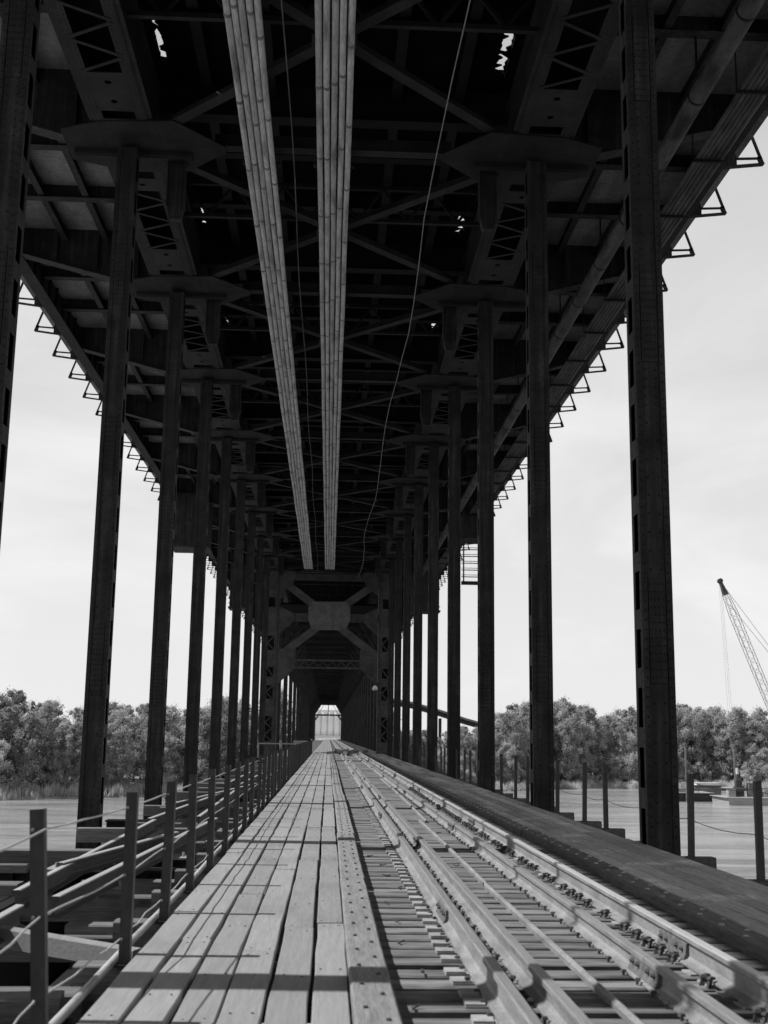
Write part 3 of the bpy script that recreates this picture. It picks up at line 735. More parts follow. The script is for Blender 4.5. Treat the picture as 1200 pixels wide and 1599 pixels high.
tag(link('crossties', mb.mesh('crossties', 'tie')), 'distant crossties running on through the far span', 'railway ties', kind='stuff')
# rails
def rail_profile(z0, hh=.178, hw=.036, bw_=.07):
    return [(-bw_,z0),(bw_,z0),(bw_,z0+.011),(.022,z0+.028),(.009,z0+.045),(.009,z0+hh-.052),(.016,z0+hh-.042),(hw,z0+hh-.034),(hw,z0+hh-.008),(hw-.008,z0+hh),(-hw+.008,z0+hh),(-hw,z0+hh-.008),(-hw,z0+hh-.034),(-.016,z0+hh-.042),(-.009,z0+hh-.052),(-.009,z0+.045),(-.022,z0+.028),(-bw_,z0+.011)]
def rail_piece(ln, hh=.178, hm='railhead'):
    pr = rail_profile(0, hh, .034); m_ = MB(); m_.loft([[(x, yy, z) for x, z in pr] for yy in (0, ln)])
    me = m_.mesh('rail', 'rail'); me.materials.append(M[hm])
    for pl in me.polygons:
        if pl.center.z > hh-.006 and abs(pl.normal.z) > .5: pl.material_index = 1
    return me
def jointbar_mesh():
    m_ = MB()
    for s_ in (-1, 1):
        m_.prism([(s_*.012,.03),(s_*.052,.022),(s_*.034,.06),(s_*.028,.12),(s_*.014,.13)][::s_], -.33, .33, 'xz')
        for yy in (-.25, -.12, .12, .25): 
            m_.tube([(s_*.02, yy, .085), (s_*.058, yy, .085)], .012, 6); m_.tube([(s_*.03, yy, .085), (s_*.045, yy, .085)], .02, 6)
    return m_.mesh('joint_bar', 'iron2')
jb = jointbar_mesh(); LR = 11.89
rp1, rp2, rp3 = rail_piece(LR-.008, .176), rail_piece(LR-.008, .150), rail_piece(LR-.008, .176, 'brighthead')
import collections
defs = [('running_rail', RA, rp1, ZT+.014, -2.0, 'left running rail with rusted web in sunlight', 'running rails of the track'),
        ('guard_rail', RB, rp2, ZT+.003, -7.4, 'bright inner guard rail beside the left running rail', 'guard rails inside the running rails'),
        ('guard_rail', RCx, rp2, ZT+.003, -4.1, 'inner guard rail left of the right running rail', 'guard rails inside the running rails'),
        ('running_rail', RD, rp3, ZT+.014, -5.6, 'right running rail at the edge of the bridge shadow', 'running rails of the track')]
yj = {RA: 10.1-LR, RB: 4.9-LR*1, RCx: 7.7-LR, RD: 8.6-LR}
for nm, X, me, z, y0_, lab, gr in defs:
    y = yj[X]; n_ = 0
    while y < 430:
        if y + LR > 1:
            o_ = link(nm, me, (X, y, z)); pos = 'nearest length' if n_ == 0 else ('second length' if n_ == 1 else 'distant length')
            tag(o_, pos + ' of the ' + lab, 'rail', gr)
            if y < 100:
                q = link('joint_bar', jb, (0, LR, 0), o_)
            n_ += 1
        y += LR
# timber strip between the guard rails
for (xa, ya, xb, yb, nm) in ((1.66, 4.5, 1.62, 12.4, 'nearest'), (1.63, 12.45, 1.65, 21.6, 'second'), (1.75, 21.3, 1.83, 30.5, 'third'), (1.84, 30.8, 1.86, 42.0, 'fourth')):
    m_ = MB(); m_.loft([[(x-.025, yy, ZT), (x+.025, yy, ZT), (x+.027, yy, ZT+.035), (x, yy, ZT+.052), (x-.027, yy, ZT+.035)] for x, yy in ((xa, ya), ((xa+xb)/2+.01, (ya+yb)/2), (xb, yb-.15))] + [[(xb-.01, yb, ZT), (xb+.01, yb, ZT), (xb+.01, yb, ZT+.05), (xb, yb, ZT+.06), (xb-.01, yb, ZT+.05)]])
    single('pipe_strip', m_, 'rail', nm+' length of narrow bar lying on the ties between the guard rails', 'metal bar', (xa, ya, ZT), 'bars lying between the guard rails')
# guard timbers
def bolted_timber(ln, w, top, bot, m, bm='iron'):
    m_ = MB(); m_.chbox(ln, w, top-bot, .012, 'y', .004)
    me = m_.mesh('guard_timber', m); return me
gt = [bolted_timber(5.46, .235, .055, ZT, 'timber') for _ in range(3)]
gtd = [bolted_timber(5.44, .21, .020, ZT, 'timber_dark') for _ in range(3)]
def boltset(ln, w, m, rb=.014):
    m_ = MB(); yy = -ln/2+.15; k = 0
    while yy < ln/2-.1:
        m_.tube([((-.055 if k % 2 else .05), yy, -.002), ((-.055 if k % 2 else .05), yy, .012)], rb, 6); yy += .27; k += 1
    return m_.mesh('bolt_row', m)
bs, bsd = boltset(5.4, .2, 'iron'), boltset(5.4, .2, 'galv', .022)
rg = random.Random(4)
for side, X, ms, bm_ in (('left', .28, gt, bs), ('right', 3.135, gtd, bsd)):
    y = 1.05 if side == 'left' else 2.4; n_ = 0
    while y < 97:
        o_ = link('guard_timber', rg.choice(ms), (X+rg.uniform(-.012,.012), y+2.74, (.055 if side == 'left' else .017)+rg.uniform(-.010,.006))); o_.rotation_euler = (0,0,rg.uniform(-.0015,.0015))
        tag(o_, ('nearest ' if n_ == 0 else '') + ('sunlit bolted guard timber along the right edge of the plank walkway' if side == 'left' else 'shaded bolted guard timber along the far ends of the ties'), 'timber', 'bolted guard timbers on the '+side+' tie ends')
        link('bolt_row', bm_, (0,0,0), o_)['kind'] = 'stuff'
        y += 5.48; n_ += 1
# walkway planks
rg = random.Random(9)
edges = [-1.225, -1.005, -.775, -.54, -.308, -.072, .155]
pmeshes = {}
def plank(w, v, m):
    key = (round(w, 2), v, m)
    if key not in pmeshes:
        m_ = MB().chbox(4.86, w, .055, .006, 'y', .005)
        for yy in (-2.36, -1.2, .62, 2.3):
            for xx in (-w*.28, w*.30): m_.rivet((xx+random.uniform(-.012,.012), yy+random.uniform(-.03,.03), .0015), '+z', .009, .003)
        pmeshes[key] = m_.mesh('plank', m)
    return pmeshes[key]
for r_ in range(6):
    w = edges[r_+1]-edges[r_]-.021-.006*(r_ % 2)
    y = rg.uniform(-1.5, 2.5) + 2.4; n_ = 0
    if r_ in (4, 5): y = 1.2 + r_*.2
    while y < 97.5:
        if y+2.4 > 3:
            o_ = link('plank', plank(w, rg.randrange(3), 'plank'), ((edges[r_]+edges[r_+1])/2+rg.uniform(-.006,.006), y, rg.uniform(-.003,.003)))
            o_.rotation_euler = (rg.uniform(-.0004,.0004), rg.uniform(-.005,.005), rg.uniform(-.0028,.0028))
            rown = ['outermost row beside the fence', 'second row from the fence', 'third row from the fence', 'fourth row from the fence', 'fifth row from the fence', 'innermost row beside the guard timber'][r_]
            tag(o_, 'weathered sunlit walkway plank in the '+rown, 'plank', 'sunlit planks of the left walkway')
        y += 4.866
rowsR = [3.262+.231*i for i in range(6)]
for r_ in range(5):
    y = rg.uniform(0, 4.8)
    while y < 97.5:
        o_ = link('plank', plank(.190, rg.randrange(3), 'plank_dark'), ((rowsR[r_]+rowsR[r_+1])/2, y, -.002+rg.uniform(-.006,.006))); o_.rotation_euler = (0, rg.uniform(-.012,.012), rg.uniform(-.002,.002))
        tag(o_, 'shaded walkway plank in the '+['row beside the guard timber', 'second row right of the guard timber', 'middle row of the right walkway', 'second row from the outer edge', 'outermost row beside the columns'][r_], 'plank', 'shaded planks of the right walkway')
        y += 4.885
# the same floor behind the viewer, out of sight
mb = MB(); mb.box(-1.22, 3.4, -85, 1.0, -.3, -.08); mb.box(-1.2, .4, -85, .6, -.055, 0); mb.box(3.05, 4.4, -85, -2.5, -.055, .0)
tag(link('walkway_planks', mb.mesh('walkway_planks', 'plank')), 'plank floor continuing behind the viewer', 'planks', kind='stuff')
# beyond the portal
mb = MB()
for r_ in range(6):
    y = 99.2+r_*.7
    while y < 428: mb.box(edges[r_]+.01, edges[r_+1]-.02, y, y+4.8, -.055, 0); y += 4.9
for r_ in range(5):
    y = 99+r_*.6
    while y < 428: mb.box(rowsR[r_]+.01, rowsR[r_+1]-.01, y, y+4.8, -.055, 0); y += 4.9
mb.box(.16, .4, 99, 428, ZT, .05); mb.box(3.06, 3.3, 99, 428, ZT, .05)
tag(link('walkway_planks', mb.mesh('walkway_planks', 'plank')), 'distant plank walkways continuing through the far span', 'planks', kind='stuff')
# joists carrying the walkways
rg = random.Random(12)
jm = [MB().chbox(1.72, .2, .24, .01, 'x', .004).mesh('walkway_joist', 'loosewood') for _ in range(2)]
jm2 = [MB().chbox(1.62, .2, .20, .01, 'x', .004).mesh('walkway_joist', 'timber_dark') for _ in range(2)]
PY = [4.46+1.828*i for i in range(51)]
for i, y in enumerate(PY):
    o_ = link('walkway_joist', rg.choice(jm), (-.80+rg.uniform(-.05,.04), y+.12, -.068)); tag(o_, 'timber joist end sticking out under the left walkway fence', 'joist', 'joists under the left walkway')
PR = [5.3, 7.6, 9.9, 11.4, 13.1, 15.6, 17.9, 20.36, 22.1, 24.55, 26.6, 28.4, 30.1, 32.65]
while PR[-1] < 95: PR.append(PR[-1]+[2.0, 1.75, 2.4, 2.6][len(PR) % 4])
for y in PR:
    o_ = link('walkway_joist', rg.choice(jm2), (4.23, y+.08, -.066)); tag(o_, 'dark joist end jutting out beside a right-hand fence post', 'joist', 'joists under the right walkway')
# fences
def angle_post(sgn, h=1.09):
    m_ = MB(); a_ = .072
    m_.box(-a_/2, a_/2, -.004, .004, 0, h); xx = a_/2 if sgn > 0 else -a_/2
    m_.box(min(xx-sgn*.008, xx), max(xx-sgn*.008, xx), .004, a_, 0, h); m_.box(-.06, .06, -.02, .09, -.01, .002)
    return m_.mesh('upright', 'post')
def boltm(): return MB().tube([(0,-.004,0),(0,-.022,0)], .009, 6).mesh('wire_clip', 'plate')
apl, apr, bmm = angle_post(1), angle_post(-1, 1.05), boltm()
rg = random.Random(8)
pl_info = []
ORD = ['nearest', 'second', 'third', 'fourth', 'fifth', 'sixth', 'seventh', 'eighth', 'ninth', 'tenth']
for i, y in enumerate(PY):
    X = -1.285+rg.uniform(-.01,.01)
    if i == 1: X = -1.40
    t_ = thing('fence_post', (ORD[i-1] if i else 'out-of-view')+' dark angle-iron fence post from the viewer along the left walkway' if i < 11 else 'distant angle-iron fence post on the left edge of the walkway', 'fence post', (X, y, -.06), 'fence posts along the left walkway')
    t_.rotation_euler = (rg.uniform(-.012,.012), -.075 if i == 1 else rg.uniform(-.02,.02), rg.uniform(-.04,.04))
    link('upright', apl, (0,0,0), t_)
    if i < 12:
        for z in (.16, .56, .99): link('wire_clip', bmm, (-.02,0,z), t_)
    pl_info.append((X, y))
for i, y in enumerate(PR):
    t_ = thing('fence_post', (ORD[i-4]+' dark fence post in view along the outer edge of the right walkway' if 4 <= i < 14 else 'distant dark fence post on the outer edge of the right walkway'), 'fence post', (4.72+rg.uniform(-.02,.02), y, -.06), 'fence posts along the right walkway')
    t_.rotation_euler = (rg.uniform(-.015,.015), rg.uniform(-.02,.02), 0); link('upright', apr, (0,0,0), t_)
for z, nm, amp in ((.93, 'top', .005), (.50, 'middle', .014), (.10, 'bottom', .024)):
    pts = []
    for (xa, ya), (xb, yb) in zip(pl_info, pl_info[1:]):
        sag = rg.uniform(.002, .009)
        for j in range(5):
            u = j/5; pts.append((xa+(xb-xa)*u-.03+rg.uniform(-amp,amp)*.35*(j > 0), ya+(yb-ya)*u, z-.06+.06-sag*4*u*(1-u)+rg.uniform(-amp,amp)*.55*(j > 0)))
    single('fence_wire', MB().tube(pts, .0055, 6), 'cable', nm+' strand of kinked wire rope strung along the left fence posts', 'wire', (pts[0][0], pts[0][1], z), 'wires of the left fence', smooth=True)
for z, nm in ((.9, 'upper'), (.42, 'lower')):
    pts = []
    for ya, yb in zip(PR, PR[1:]):
        for j in range(4): u = j/4; pts.append((4.70, ya+(yb-ya)*u, z-.05*4*u*(1-u)))
    single('fence_wire', MB().tube(pts, .005, 5), 'post', nm+' thin wire strung along the right fence posts', 'wire', (4.7, PR[0], z), 'wires of the right fence')
pts = [(-1.365+.006*math.sin(i*1.7), 3.0+i*2.0, -.045+.004*math.sin(i*2.3)) for i in range(48)]
single('edge_pipe', MB().tube(pts, .026, 8), 'galv', 'pale pipe running along the foot of the left fence posts', 'pipe', (-1.365, 3, -.045), smooth=True)

# ------------------------------------------------------------------ the gap on the left: loose timbers and old rails
rg = random.Random(21)
loose = [  # x0,x1,y,topz,w,h,tilt
 (-3.6,-1.45,6.55,-.16,.24,.24,.02), (-4.3,-1.55,8.02,-.20,.27,.26,.0), (-2.35,-1.5,7.25,-.07,.22,.28,.10), (-3.0,-1.5,10.35,-.24,.10,.2,.01),
 (-5.3,-3.3,13.5,-.20,.30,.26,.0), (-5.4,-3.5,14.6,-.12,.10,.10,.0), (-2.3,-1.55,11.2,-.27,.22,.22,.0), (-3.1,-1.5,12.7,-.22,.24,.24,.01), (-2.6,-1.5,14.2,-.24,.22,.22,-.02),
 (-4.6,-2.9,17.5,-.22,.26,.26,.0), (-3.4,-1.5,19.4,-.26,.24,.24,.02)]
y = 21.3
while y < 96:
    xa = rg.uniform(-4.5, -3.2); loose.append((xa, rg.uniform(-1.7,-1.5) if rg.random() < .7 else xa+1.4, y, rg.uniform(-.28,-.12), rg.uniform(.18,.28), .24, rg.uniform(-.04,.04))); y += rg.uniform(1.1, 2.6)
for i, (xa, xb, y, tz, w, h, an) in enumerate(loose):
    o_ = link('loose_timber', MB().chbox(xb-xa, w, h, .012, 'x', .006).mesh('loose_timber', 'loosewood'), ((xa+xb)/2, y, tz)); o_.rotation_euler = (0,0,an)
    tag(o_, 'leftover crosswise timber lying across the dark gap left of the fence' if i > 5 else ['short leftover timber across the gap at the lower left', 'broad sunlit timber across the gap at lower left', 'short block of timber against the near fence pipe', 'thin pale timber across the gap behind the nearest post', 'long timber reaching out past the left edge of view', 'thin dark bar lying beyond the near left timber'][i], 'timber', 'leftover timbers in the gap on the left')
o_ = link('leaning_timber', MB().chbox(1.35, .12, .14, .008, 'x', .003).mesh('leaning_timber', 'plank'), (-1.98, 9.45, -.10)); o_.rotation_euler = (0, .06, -.42)
tag(o_, 'pale squared timber lying slantwise under the near fence wire', 'timber')
srail = [((-2.50,4.6,.02),(-2.50,10.25,.02),'rusty old rail ending beside the nearest fence post, lower left'),
         ((-2.80,11.3,.0),(-2.83,20.2,.02),'long old rail lying outermost in the left gap'),
         ((-2.36,10.9,.0),(-1.86,20.6,.03),'long old rail lying closest to the left fence'),
         ((-2.86,13.35,.03),(-2.12,17.4,.05),'short old rail lying skewed between two others'),
         ((-2.95,20.4,.02),(-2.5,31.0,.02),'old rail lying farther along the left gap'),
         ((-2.2,21.0,.02),(-2.35,32.0,.02),'old rail nearer the fence, farther along the gap'),
         ((-3.1,24.0,.05),(-2.0,35.0,.05),'slanted old rail halfway along the gap'),
         ((-2.5,33.5,.02),(-2.4,45.0,.02),'distant old rail lying in the left gap'),
         ((-2.9,36.0,.02),(-2.9,47.0,.02),'distant outer old rail lying in the left gap'),
         ((-2.1,46.0,.02),(-2.6,58.0,.02),'farthest old rail lying in the left gap')]
for p0, p1, lab in srail:
    p0, p1 = Vector(p0), Vector(p1); ln = (p1-p0).length
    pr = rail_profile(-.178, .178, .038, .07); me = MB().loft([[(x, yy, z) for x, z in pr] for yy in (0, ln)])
    nb = len(me.f)
    for yy in (.12, .26):
        for z in (-.10,): me.tube([(-.012, yy, z), (.012, yy, z)], .016, 6)
    dm = me.mesh('scrap_rail', 'scraprail'); dm.materials.append(M['brighthead'])  # pale top over dark sides: sun and shade painted on the rail
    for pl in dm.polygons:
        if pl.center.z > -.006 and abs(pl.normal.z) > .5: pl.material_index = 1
    o_ = link('scrap_rail', dm, p0); d = p1-p0; o_.rotation_euler = (math.atan2(d.z, math.hypot(d.x, d.y)), rg.uniform(-.05,.05), math.atan2(-d.x, d.y))
    tag(o_, lab, 'rail', 'old rails lying in the left gap')
# steel plates on the gap
for xa, y, s_, lab in ((-2.85, 14.9, .9, 'pale bolted steel plate lying behind the skewed rail'), (-2.15, 16.3, .8, 'tilted pale steel plate deeper in the gap'), (-2.35, 13.2, .5, 'small pale plate by the rail ends')):
    m_ = MB(); m_.box(xa-s_*.5, xa+s_*.5, y-.35*s_, y+.35*s_, -.20, -.175)
    for i in range(4): m_.tube([(xa-s_*.4+i*s_*.25, y-.1, -.175), (xa-s_*.4+i*s_*.25, y-.1, -.12)], .018, 6)
    single('steel_plate', m_, 'plate', lab, 'steel plate', (xa, y, -.2))
# small litter on the ties
rg = random.Random(31)
for i in range(13):
    x = rg.uniform(.5, .85) if i < 10 else rg.uniform(1.45, 1.95); y = 6.9+i*1.05 if i < 10 else 7+rg.uniform(0, 22)
    m_ = MB(); m_.tube([(0,0,.012),(.05,.03,.016),(.11,.02,.03)], [.012,.011,.008], 6); m_.tube([(0,0,.012),(-.015,-.01,.03)], .016, 6)
    o_ = link('loose_spike', m_.mesh('loose_spike', 'iron'), (x, y, ZT+.004)); o_.rotation_euler = (0,0,rg.uniform(0,6.28)); o_.scale = (.62,)*3
    tag(o_, 'loose rusty spike lying on the ties', 'spike', 'loose spikes on the ties')
for i in range(9):                      # broken timbers piled on the track in the distance
    m_ = MB().chbox(rg.uniform(.7, 1.8), .2, .2, .02, 'x', .02)
    o_ = link('broken_timber', m_.mesh('broken_timber', 'timber_dark'), (rg.uniform(.4, 2.9), 92+rg.uniform(-3, 5), .12+.1*(i % 3))); o_.rotation_euler = (rg.uniform(-.2,.2), rg.uniform(-.3,.3), rg.uniform(0, 3.1))
    tag(o_, 'dark broken timber in the heap on the track before the portal', 'timber', 'heap of broken timbers')
m_ = MB(); m_.box(-2.6, -1.45, 91, 92.4, 0, .9); m_.box(-2.65, -1.4, 90.95, 92.45, .9, .96); m_.box(-2.3, -2.25, 90.93, 90.99, .1, .8)
single('tool_box', m_, 'barge_light', 'pale metal box standing left of the walkway near the portal', 'box', (-2, 91.7, 0))
m_ = MB(); m_.box(-5.0, -1.5, 84, 84.2, .75, .83); m_.box(-4.9, -4.8, 84, 84.1, -.2, .75); m_.box(-1.7, -1.6, 84, 84.1, -.2, .75); m_.box(-3.3, -3.2, 84, 84.1, -.2, .75)
single('barrier', m_, 'plate', 'low horizontal barrier rail across the left gap near the portal', 'barrier', (-3.2, 84, -.2))
m_ = MB(); m_.box(-1.36, -1.28, 95.6, 95.68, -.05, 1.1)
single('marker_post', m_, 'white', 'pale post at the end of the left fence', 'post', (-1.3, 95.6, 0))

# ================================================================== CONDUITS AND PIPES OVERHEAD
ZP = 14.50; ordn = ['outermost left', 'second', 'middle', 'fourth', 'outermost right']
rg = random.Random(17)
cpl = MB(); cpl.tube([(0,-.05,0),(0,-.045,0),(0,.045,0),(0,.05,0)], [.066,.076,.076,.066], 14); cpl = cpl.mesh('coupling', 'coupl', True)
for bn, xc, pt in (('left', -1.87, .142), ('right', -.165, .158)):
    for i in range(5):
        X = xc+(i-2)*pt
        t_ = thing('conduit', ordn[i]+' galvanised conduit of the '+bn+' bank hung under the upper deck', 'conduit', (X, 0, ZP), bn+' bank of overhead conduits')
        ph = rg.uniform(0, 6)
        pts = [(X+.006*math.sin(j*.9+ph), 2+j*1.5, ZP-.028*math.sin((2+j*1.5-YK(0))/P*math.pi)**2+.004*math.sin(j*1.3+ph)) for j in range(62)]
        part('tube', MB().tube(pts, .067, 14), 'galv', t_, smooth=True)
        y = 6.3+rg.choice([0, .3, .95, 1.9])+rg.uniform(0,.35)
        while y < 92:
            if y > 9: link('coupling', cpl, (0, y, -.028*math.sin((y-YK(0))/P*math.pi)**2), t_)
            y += 3.05
for k in range(0, 10):                                  # trapeze hangers at the nodes
    for bn, xc, w in (('left', -1.87, .42), ('right', -.165, .46)):
        y = YK(k) if k < 9 else 93.6
        m_ = MB(); m_.box(xc-w, xc+w, y-.05, y+.05, ZP+.075, ZP+.13); m_.box(xc-w-.02, xc-w, y-.03, y+.03, ZP+.075, ZC); m_.box(xc+w, xc+w+.02, y-.03, y+.03, ZP+.075, ZC)
        for i in range(6): m_.tube([(xc-w*.9+i*w*.36, y, ZP+.09), (xc-w*.9+i*w*.36, y, ZP-.02)], .01, 6)
        single('conduit_hanger', m_, 'steel', 'hanger bar holding the '+bn+' bank of conduits under a cross strut', 'hanger', (xc, y, ZP), 'hangers of the '+bn+' conduit bank')
m_ = MB(); m_.box(-2.4, .45, 93.9, 94.3, ZP-.12, ZP+.1)
for i in range(20): m_.box(-2.35+i*.14, -2.30+i*.14, 93.8, 93.9, ZP-.2, ZP+.05)
m_.box(-2.4, -2.34, 94, 94.06, ZP+.1, ZC); m_.box(.39, .45, 94, 94.06, ZP+.1, ZC)
single('conduit_rack', m_, 'steel', 'rack where both conduit banks end in front of the portal', 'rack', (-1, 94, ZP))
pts = [(-1.10+.03*math.sin(i*.9)+(-.0), 6+i*2.2, 14.28+.05*math.sin(i*1.1)) for i in range(41)]
single('hanging_cable', MB().tube(pts, .013, 6), 'pipe', 'thin cable hanging between the two conduit banks', 'cable', (-1.1, 6, 14.3), smooth=True)
rg = random.Random(2); pts = []
for i in range(31): pts.append((2.12+.10*math.sin(i*.75)+rg.uniform(-.05,.05), 6+i*2.9, 13.75+.18*math.sin(i*.62)))
single('hanging_cable', MB().tube(pts, .012, 6), 'mainwire', 'pale slack cable hanging right of the conduit banks', 'cable', (2.1, 6, 13.8), smooth=True)
t_ = thing('water_main', 'large mottled pipe hung under the right side of the upper deck', 'pipe', (7.62, 0, 15.0))
part('barrel', MB().tube([(7.62, -2, 15.0), (7.62, 99, 15.0)], .20, 20), 'pipe', t_, smooth=True)
for k in range(0, 31):
    y = YK(0)+P/3*k-6; m_ = MB()
    if y > 97: break
    m_.tube([(7.62, y-.03, 15.0), (7.62, y+.03, 15.0)], .215, 18); m_.box(7.60, 7.64, y-.02, y+.02, 15.22, 16.4)
    part('hanger_band', m_, 'steel_dark', t_)
for i in range(6):
    X = 8.46+i*.112
    t_ = thing('conduit', ['innermost', 'second', 'third', 'fourth', 'fifth', 'outermost'][i]+' thin conduit of the flat bank under the right deck edge', 'conduit', (X, 0, 15.0), 'bank of thin conduits under the right deck edge')
    part('tube', MB().tube([(X+.004*math.sin(j+i), -1+j*3.05, 15.02+.012*math.sin(j*2.1+i)) for j in range(33)], .052, 10), 'pipe', t_, smooth=True)
for k in range(0, 33):
    y = YK(0)+P/3*k-6-.35
    if y > 97: break
    m_ = MB(); m_.box(8.36, 9.14, y-.03, y+.03, 14.90, 14.965); m_.box(8.34, 8.36, y-.02, y+.02, 14.9, 16.4); m_.box(9.14, 9.16, y-.02, y+.02, 14.9, 16.4)
    single('conduit_hanger', m_, 'steel_dark', 'trapeze hanger carrying the thin conduits under the right deck edge', 'hanger', (8.75, y, 14.9), 'hangers of the thin conduit bank')
# lamp on the portal
t_ = thing('lamp', 'small pale floodlight fixed inside the right leg of the portal', 'lamp', (3.75, 98.4, 5.3))
part('shade', MB().tube([(3.75,98.4,5.5),(3.75,98.3,5.38),(3.75,98.2,5.2)], [.05,.16,.24], 12), 'white', t_, smooth=True)
part('arm', MB().tube([(3.75,98.4,5.5),(3.9,98.5,5.75),(4.1,98.66,5.6)], .03, 6), 'steel', t_)

# ================================================================== RIVER TRAFFIC AND FAR THINGS
def hull(x0, x1, y0, y1, z1, rk=1.2):
    return MB().loft([[(x0, y0+rk*.5, WZ-.6), (x0, y1, WZ-.6), (x0-rk, y1, z1), (x0-rk, y0, z1)], [(x1, y0+rk*.5, WZ-.6), (x1, y1, WZ-.6), (x1+rk, y1, z1), (x1+rk, y0, z1)]])
t_ = thing('barge', 'long black deck barge moored left of the pale barge', 'barge', (81, 290, WZ))
part('hull', hull(80, 92.6, 287, 298, WZ+1.9, .3), 'barge_dark', t_); m_ = MB(); m_.box(79.6, 93, 286.6, 298, WZ+1.9, WZ+2.05); part('deck', m_, 'barge_light', t_)
m_ = MB()
for x in range(80, 93, 3): m_.box(x, x+.12, 287.0, 287.1, WZ+2.05, WZ+2.9)
m_.box(80, 93, 287, 287.1, WZ+2.86, WZ+2.94); part('railing', m_, 'equip', t_)
single('spoil_boom', MB().beam((87, 291, WZ+2.6), (110, 291, WZ+2.9), .6, .7), 'equip', 'long dark girder lying across the deck of the black barge', 'girder', (74, 291, WZ+2))
single('timber_stack', MB().box(82.5, 86.5, 289, 294, WZ+2.05, WZ+3.0), 'plate', 'pale stack of material at the left end of the black barge', 'stack', (69, 291, WZ+2))
m_ = MB(); m_.box(92, 98.6, 299, 302, WZ+.5, WZ+3.2); m_.box(91.7, 99, 298.6, 302.4, WZ+3.2, WZ+3.4)
single('deck_house', m_, 'equip', 'low deck house with a pale roof on the black barge', 'cabin', (88, 294, WZ+2))
single('white_tarp', MB().box(92.5, 98.4, 299.2, 301.5, WZ+3.41, WZ+4.0), 'white', 'long white cover on the roof of the low deck house', 'cover', (88, 294, WZ+4.8))
t_ = thing('barge', 'pale flat work barge with machinery, at the right edge', 'barge', (104, 278, WZ))
part('hull', hull(91.5, 140, 272, 284, WZ+1.6, .15), 'barge_light', t_); m_ = MB(); m_.box(90.8, 140.8, 271.9, 284, WZ+1.6, WZ+1.72); part('deck', m_, 'plate', t_)
for x, y, ht, lab in ((86.0, 286.2, 13.8, 'tall steel spud pole standing at the black barge'), (95.6, 279.5, 13.3, 'tall steel spud pole behind the winch on the pale barge')):
    m_ = MB(); m_.tube([(x, y, WZ-.5), (x, y, WZ+ht)], .24, 8); m_.box(x-.35, x+.35, y-.35, y+.35, WZ+ht-.5, WZ+ht-.2)
    single('spud_pole', m_, 'equip', lab, 'pole', (x, y, WZ), smooth=False)
t_ = thing('winch', 'dark winch machine with a pulley on the pale barge', 'winch', (95.6, 277.5, WZ+1.7))
m_ = MB(); m_.box(94.4, 96.6, 276.4, 278.6, WZ+1.72, WZ+2.4); m_.tube([(94.6, 277.4, WZ+3.1), (96.6, 277.4, WZ+3.1)], 1.0, 14); m_.box(94.9, 96.3, 276.8, 278.2, WZ+2.4, WZ+5.4); m_.loft([[(94.9,276.8,WZ+5.4),(96.3,276.8,WZ+5.4),(96.3,278.2,WZ+5.4),(94.9,278.2,WZ+5.4)], [(95.3,277.2,WZ+6.8),(95.9,277.2,WZ+6.8),(95.9,277.8,WZ+6.8),(95.3,277.8,WZ+6.8)]], flip=True)
part('machine_body', m_, 'barge_dark', t_); part('hook_block', MB().box(95.1, 95.6, 277, 277.4, WZ+6.8, WZ+8.2), 'white', t_)
for x, y, w, h, mm_, lab, cat in ((93.3, 276, 1.7, 1.6, 'barge_light', 'small open-framed pump crate left of the winch', 'crate'), (98.4, 277, 1.5, 3.0, 'equip', 'grey upright tank right of the winch', 'tank'), (100.2, 277.5, 1.2, 2.2, 'barge_dark', 'dark engine block on the pale barge', 'engine'), (101.8, 276.5, 1.6, 1.7, 'barge_light', 'pale crate beside the engine block', 'crate'), (106.8, 276, 4.6, 4.2, 'white', 'white cabin at the right end of the pale barge', 'cabin')):
    m_ = MB(); z0 = WZ+1.72; m_.box(x-w/2, x+w/2, y-w/2, y+w/2, z0, z0+h); m_.box(x-w/2-.1, x+w/2+.1, y-w/2-.1, y+w/2+.1, z0+h, z0+h+.12); m_.box(x-w*.25, x+w*.1, y-w/2-.06, y-w/2-.002, z0+h*.25, z0+h*.7)
    single('deck_'+cat.replace(' ', '_'), m_, mm_, lab, cat, (x, y, z0))
# crane with lattice boom
t_ = thing('crawler_crane', 'crane with a long lattice boom rising at the right edge of view', 'crane', (112.5, 276, WZ+1.72))
tip = Vector((92.7, 276, 38.9)); base = Vector((110.6, 276, -8.6)); ax = (tip-base).normalized(); sd_ = Vector((0,1,0)); up_ = ax.cross(sd_)
m_ = MB(); N_ = 38; Lb = (tip-base).length
def bc(u, i, j):
    w = .88*min(1, .25+u*6, .28+(1-u)*5.2); return base+ax*(Lb*u)+sd_*(w*i)+up_*(w*j)
for i, j in ((-1,-1),(1,-1),(1,1),(-1,1)):
    m_.tube([bc(u/12, i, j) for u in range(13)], .065, 5)
for n_ in range(N_):
    u0, u1 = n_/N_, (n_+1)/N_
    for (i0, j0), (i1, j1) in (((-1,-1),(1,-1)), ((1,-1),(1,1)), ((1,1),(-1,1)), ((-1,1),(-1,-1))):
        q0, q1 = (bc(u0, i0, j0), bc(u1, i1, j1)) if n_ % 2 else (bc(u0, i1, j1), bc(u1, i0, j0)); m_.tube([q0, q1], .03, 4)
part('boom', m_, 'equip', t_)
m_ = MB(); m_.loft([[bc(.93, i, j) for i, j in ((-1,-1),(1,-1),(1,1),(-1,1))], [bc(1.0, i, j) for i, j in ((-1,-1),(1,-1),(1,1),(-1,1))]]); m_.tube([tip-sd_*.5, tip+sd_*.5], .6, 14)
part('boom_head', m_, 'barge_dark', t_)
m_ = MB()
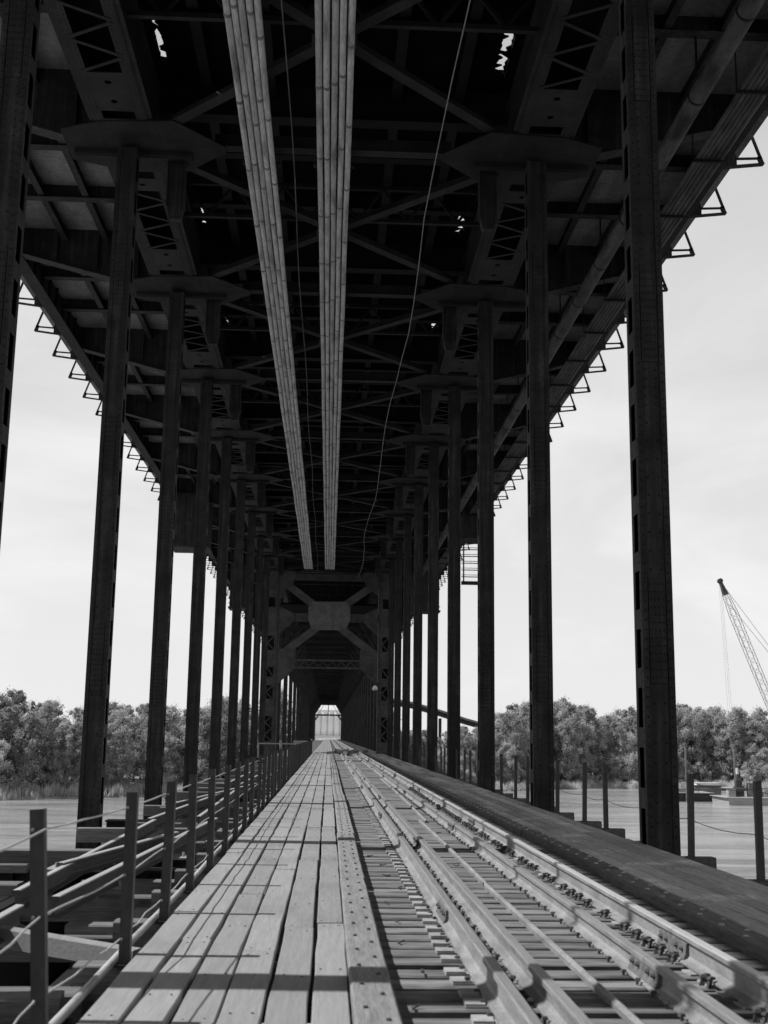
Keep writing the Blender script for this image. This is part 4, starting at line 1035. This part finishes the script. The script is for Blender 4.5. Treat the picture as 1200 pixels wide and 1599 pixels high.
for dx in (-.6, .0, .5): m_.tube([tip+Vector((dx*.5,0,0)), Vector((tip.x+1.6+dx, 276, -2))], .02, 4)
mast = Vector((118, 276, 4)); m_.tube([tip, mast], .05, 4); m_.tube([tip+ax*-6+up_*0, mast+Vector((.3,0,-.5))], .05, 4)
m_.tube([tip, Vector((108.5,276,-7))], .03, 4)
part('hoist_line', m_, 'equip', t_)
m_ = MB(); m_.box(109.5, 118.5, 273.8, 278.2, WZ+3.2, WZ+6.6); m_.box(109.2, 111.6, 273.2, 275, WZ+3.4, WZ+6.2); m_.tube([(116.8,276,WZ+6.6), mast], .2, 6)
part('crane_house', m_, 'equip', t_)
for y in (273.6, 277.4):
    m_ = MB(); m_.prism([(109.6,WZ+1.75),(117.4,WZ+1.75),(118.2,WZ+2.5),(117.4,WZ+3.2),(109.6,WZ+3.2),(108.8,WZ+2.5)][::-1], y, y+1.1, 'xz'); part('crawler_track', m_, 'barge_dark', t_)

# elevated road beyond the bridge on the right
t_ = thing('elevated_road', 'dark elevated roadway curving down to the right beyond the trees', 'viaduct', (40, 520, -10))
path = [(11,470,16.2),(24,490,16.0),(36,505,14.6),(48,515,11.8),(60,522,8.5),(72,527,5.6),(86,530,3.2),(104,532,1.2),(125,533,-1.5)]
m_ = MB()
def rr(q, w, z0, z1): x, y, z = q; return [(x, y-w, z+z0), (x, y+w, z+z0), (x, y+w, z+z1), (x, y-w, z+z1)]
m_.loft([rr(q, 4, -1.7, 0) for q in path]); part('girder', m_, 'steel', t_)
m_ = MB(); m_.loft([rr(q, 5, .004, .9) for q in path]); part('parapet', m_, 'equip', t_)
for q in path[1:]:
    m_ = MB()
    for dy in (-2.5, 2.5): m_.box(q[0]-.4, q[0]+.4, q[1]+dy-.4, q[1]+dy+.4, -11, q[2]-2.6)
    part('road_pier', m_, 'steel', t_)
for x, y, z in ((70, 528, 6.4), (96, 532, 2.9)):
    t2 = thing('street_lamp', 'lamp post with a curved arm on the elevated roadway, '+('nearer the bridge' if x < 80 else 'farther right'), 'lamp post', (x, y, z), 'lamp posts on the elevated roadway')
    part('pole', MB().tube([(x,y,z),(x,y,z+7.5),(x-.6,y,z+8.6),(x-2.2,y,z+9)], .12, 6), 'equip', t2); part('lamp_head', MB().box(x-3.0, x-2.1, y-.2, y+.2, z+8.85, z+9.05), 'equip', t2)
t_ = thing('storage_shed', 'flat-roofed pale shed on the bank right of the elevated roadway', 'shed', (95, 560, -9.5))
m_ = MB(); m_.box(86, 108, 560, 580, -10, 5.4); part('wall', m_, 'silo', t_); m_ = MB(); m_.box(85, 109, 559, 581, 5.4, 6.6); part('roof', m_, 'equip', t_)
for x in (88.5, 94, 99.5, 105): m_ = MB(); m_.box(x-1, x+1, 559.9, 559.99, 0, 3.6); part('window', m_, 'barge_dark', t_)
# grain silos far beyond the end of the bridge
t_ = thing('grain_silos', 'row of white cylindrical grain silos framed by the far end of the bridge', 'silos', (0, 1300, -9))
for i in range(9):
    x = CX+(i-4.45)*6.75-1.5
    part('silo', MB().tube([(x,1300,-9),(x,1300,25.5)], 3.33, 28), 'silo', t_)
m_ = MB(); m_.box(-31, 29, 1298.6, 1303, 25.5, 28.2); part('gallery', m_, 'silo', t_)
m_ = MB(); m_.box(-60, 60, 1280, 1292, -9, .6); m_.box(-61, 61, 1279, 1293, .6, 1.1); single('low_warehouse', m_, 'silo', 'low pale building in front of the grain silos', 'warehouse', (0, 1286, -9))
# approach embankment
m_ = MB(); m_.loft([[(-12,y,-11),(12,y,-11),(5,y,-.35),(-5,y,-.35)] for y in (432, 700)]); o_ = link('approach_embankment', m_.mesh('approach_embankment', 'earth')); o_['kind'] = 'structure'
print('ties', nties, 'trees', nT, 'objects', len(bpy.data.objects))
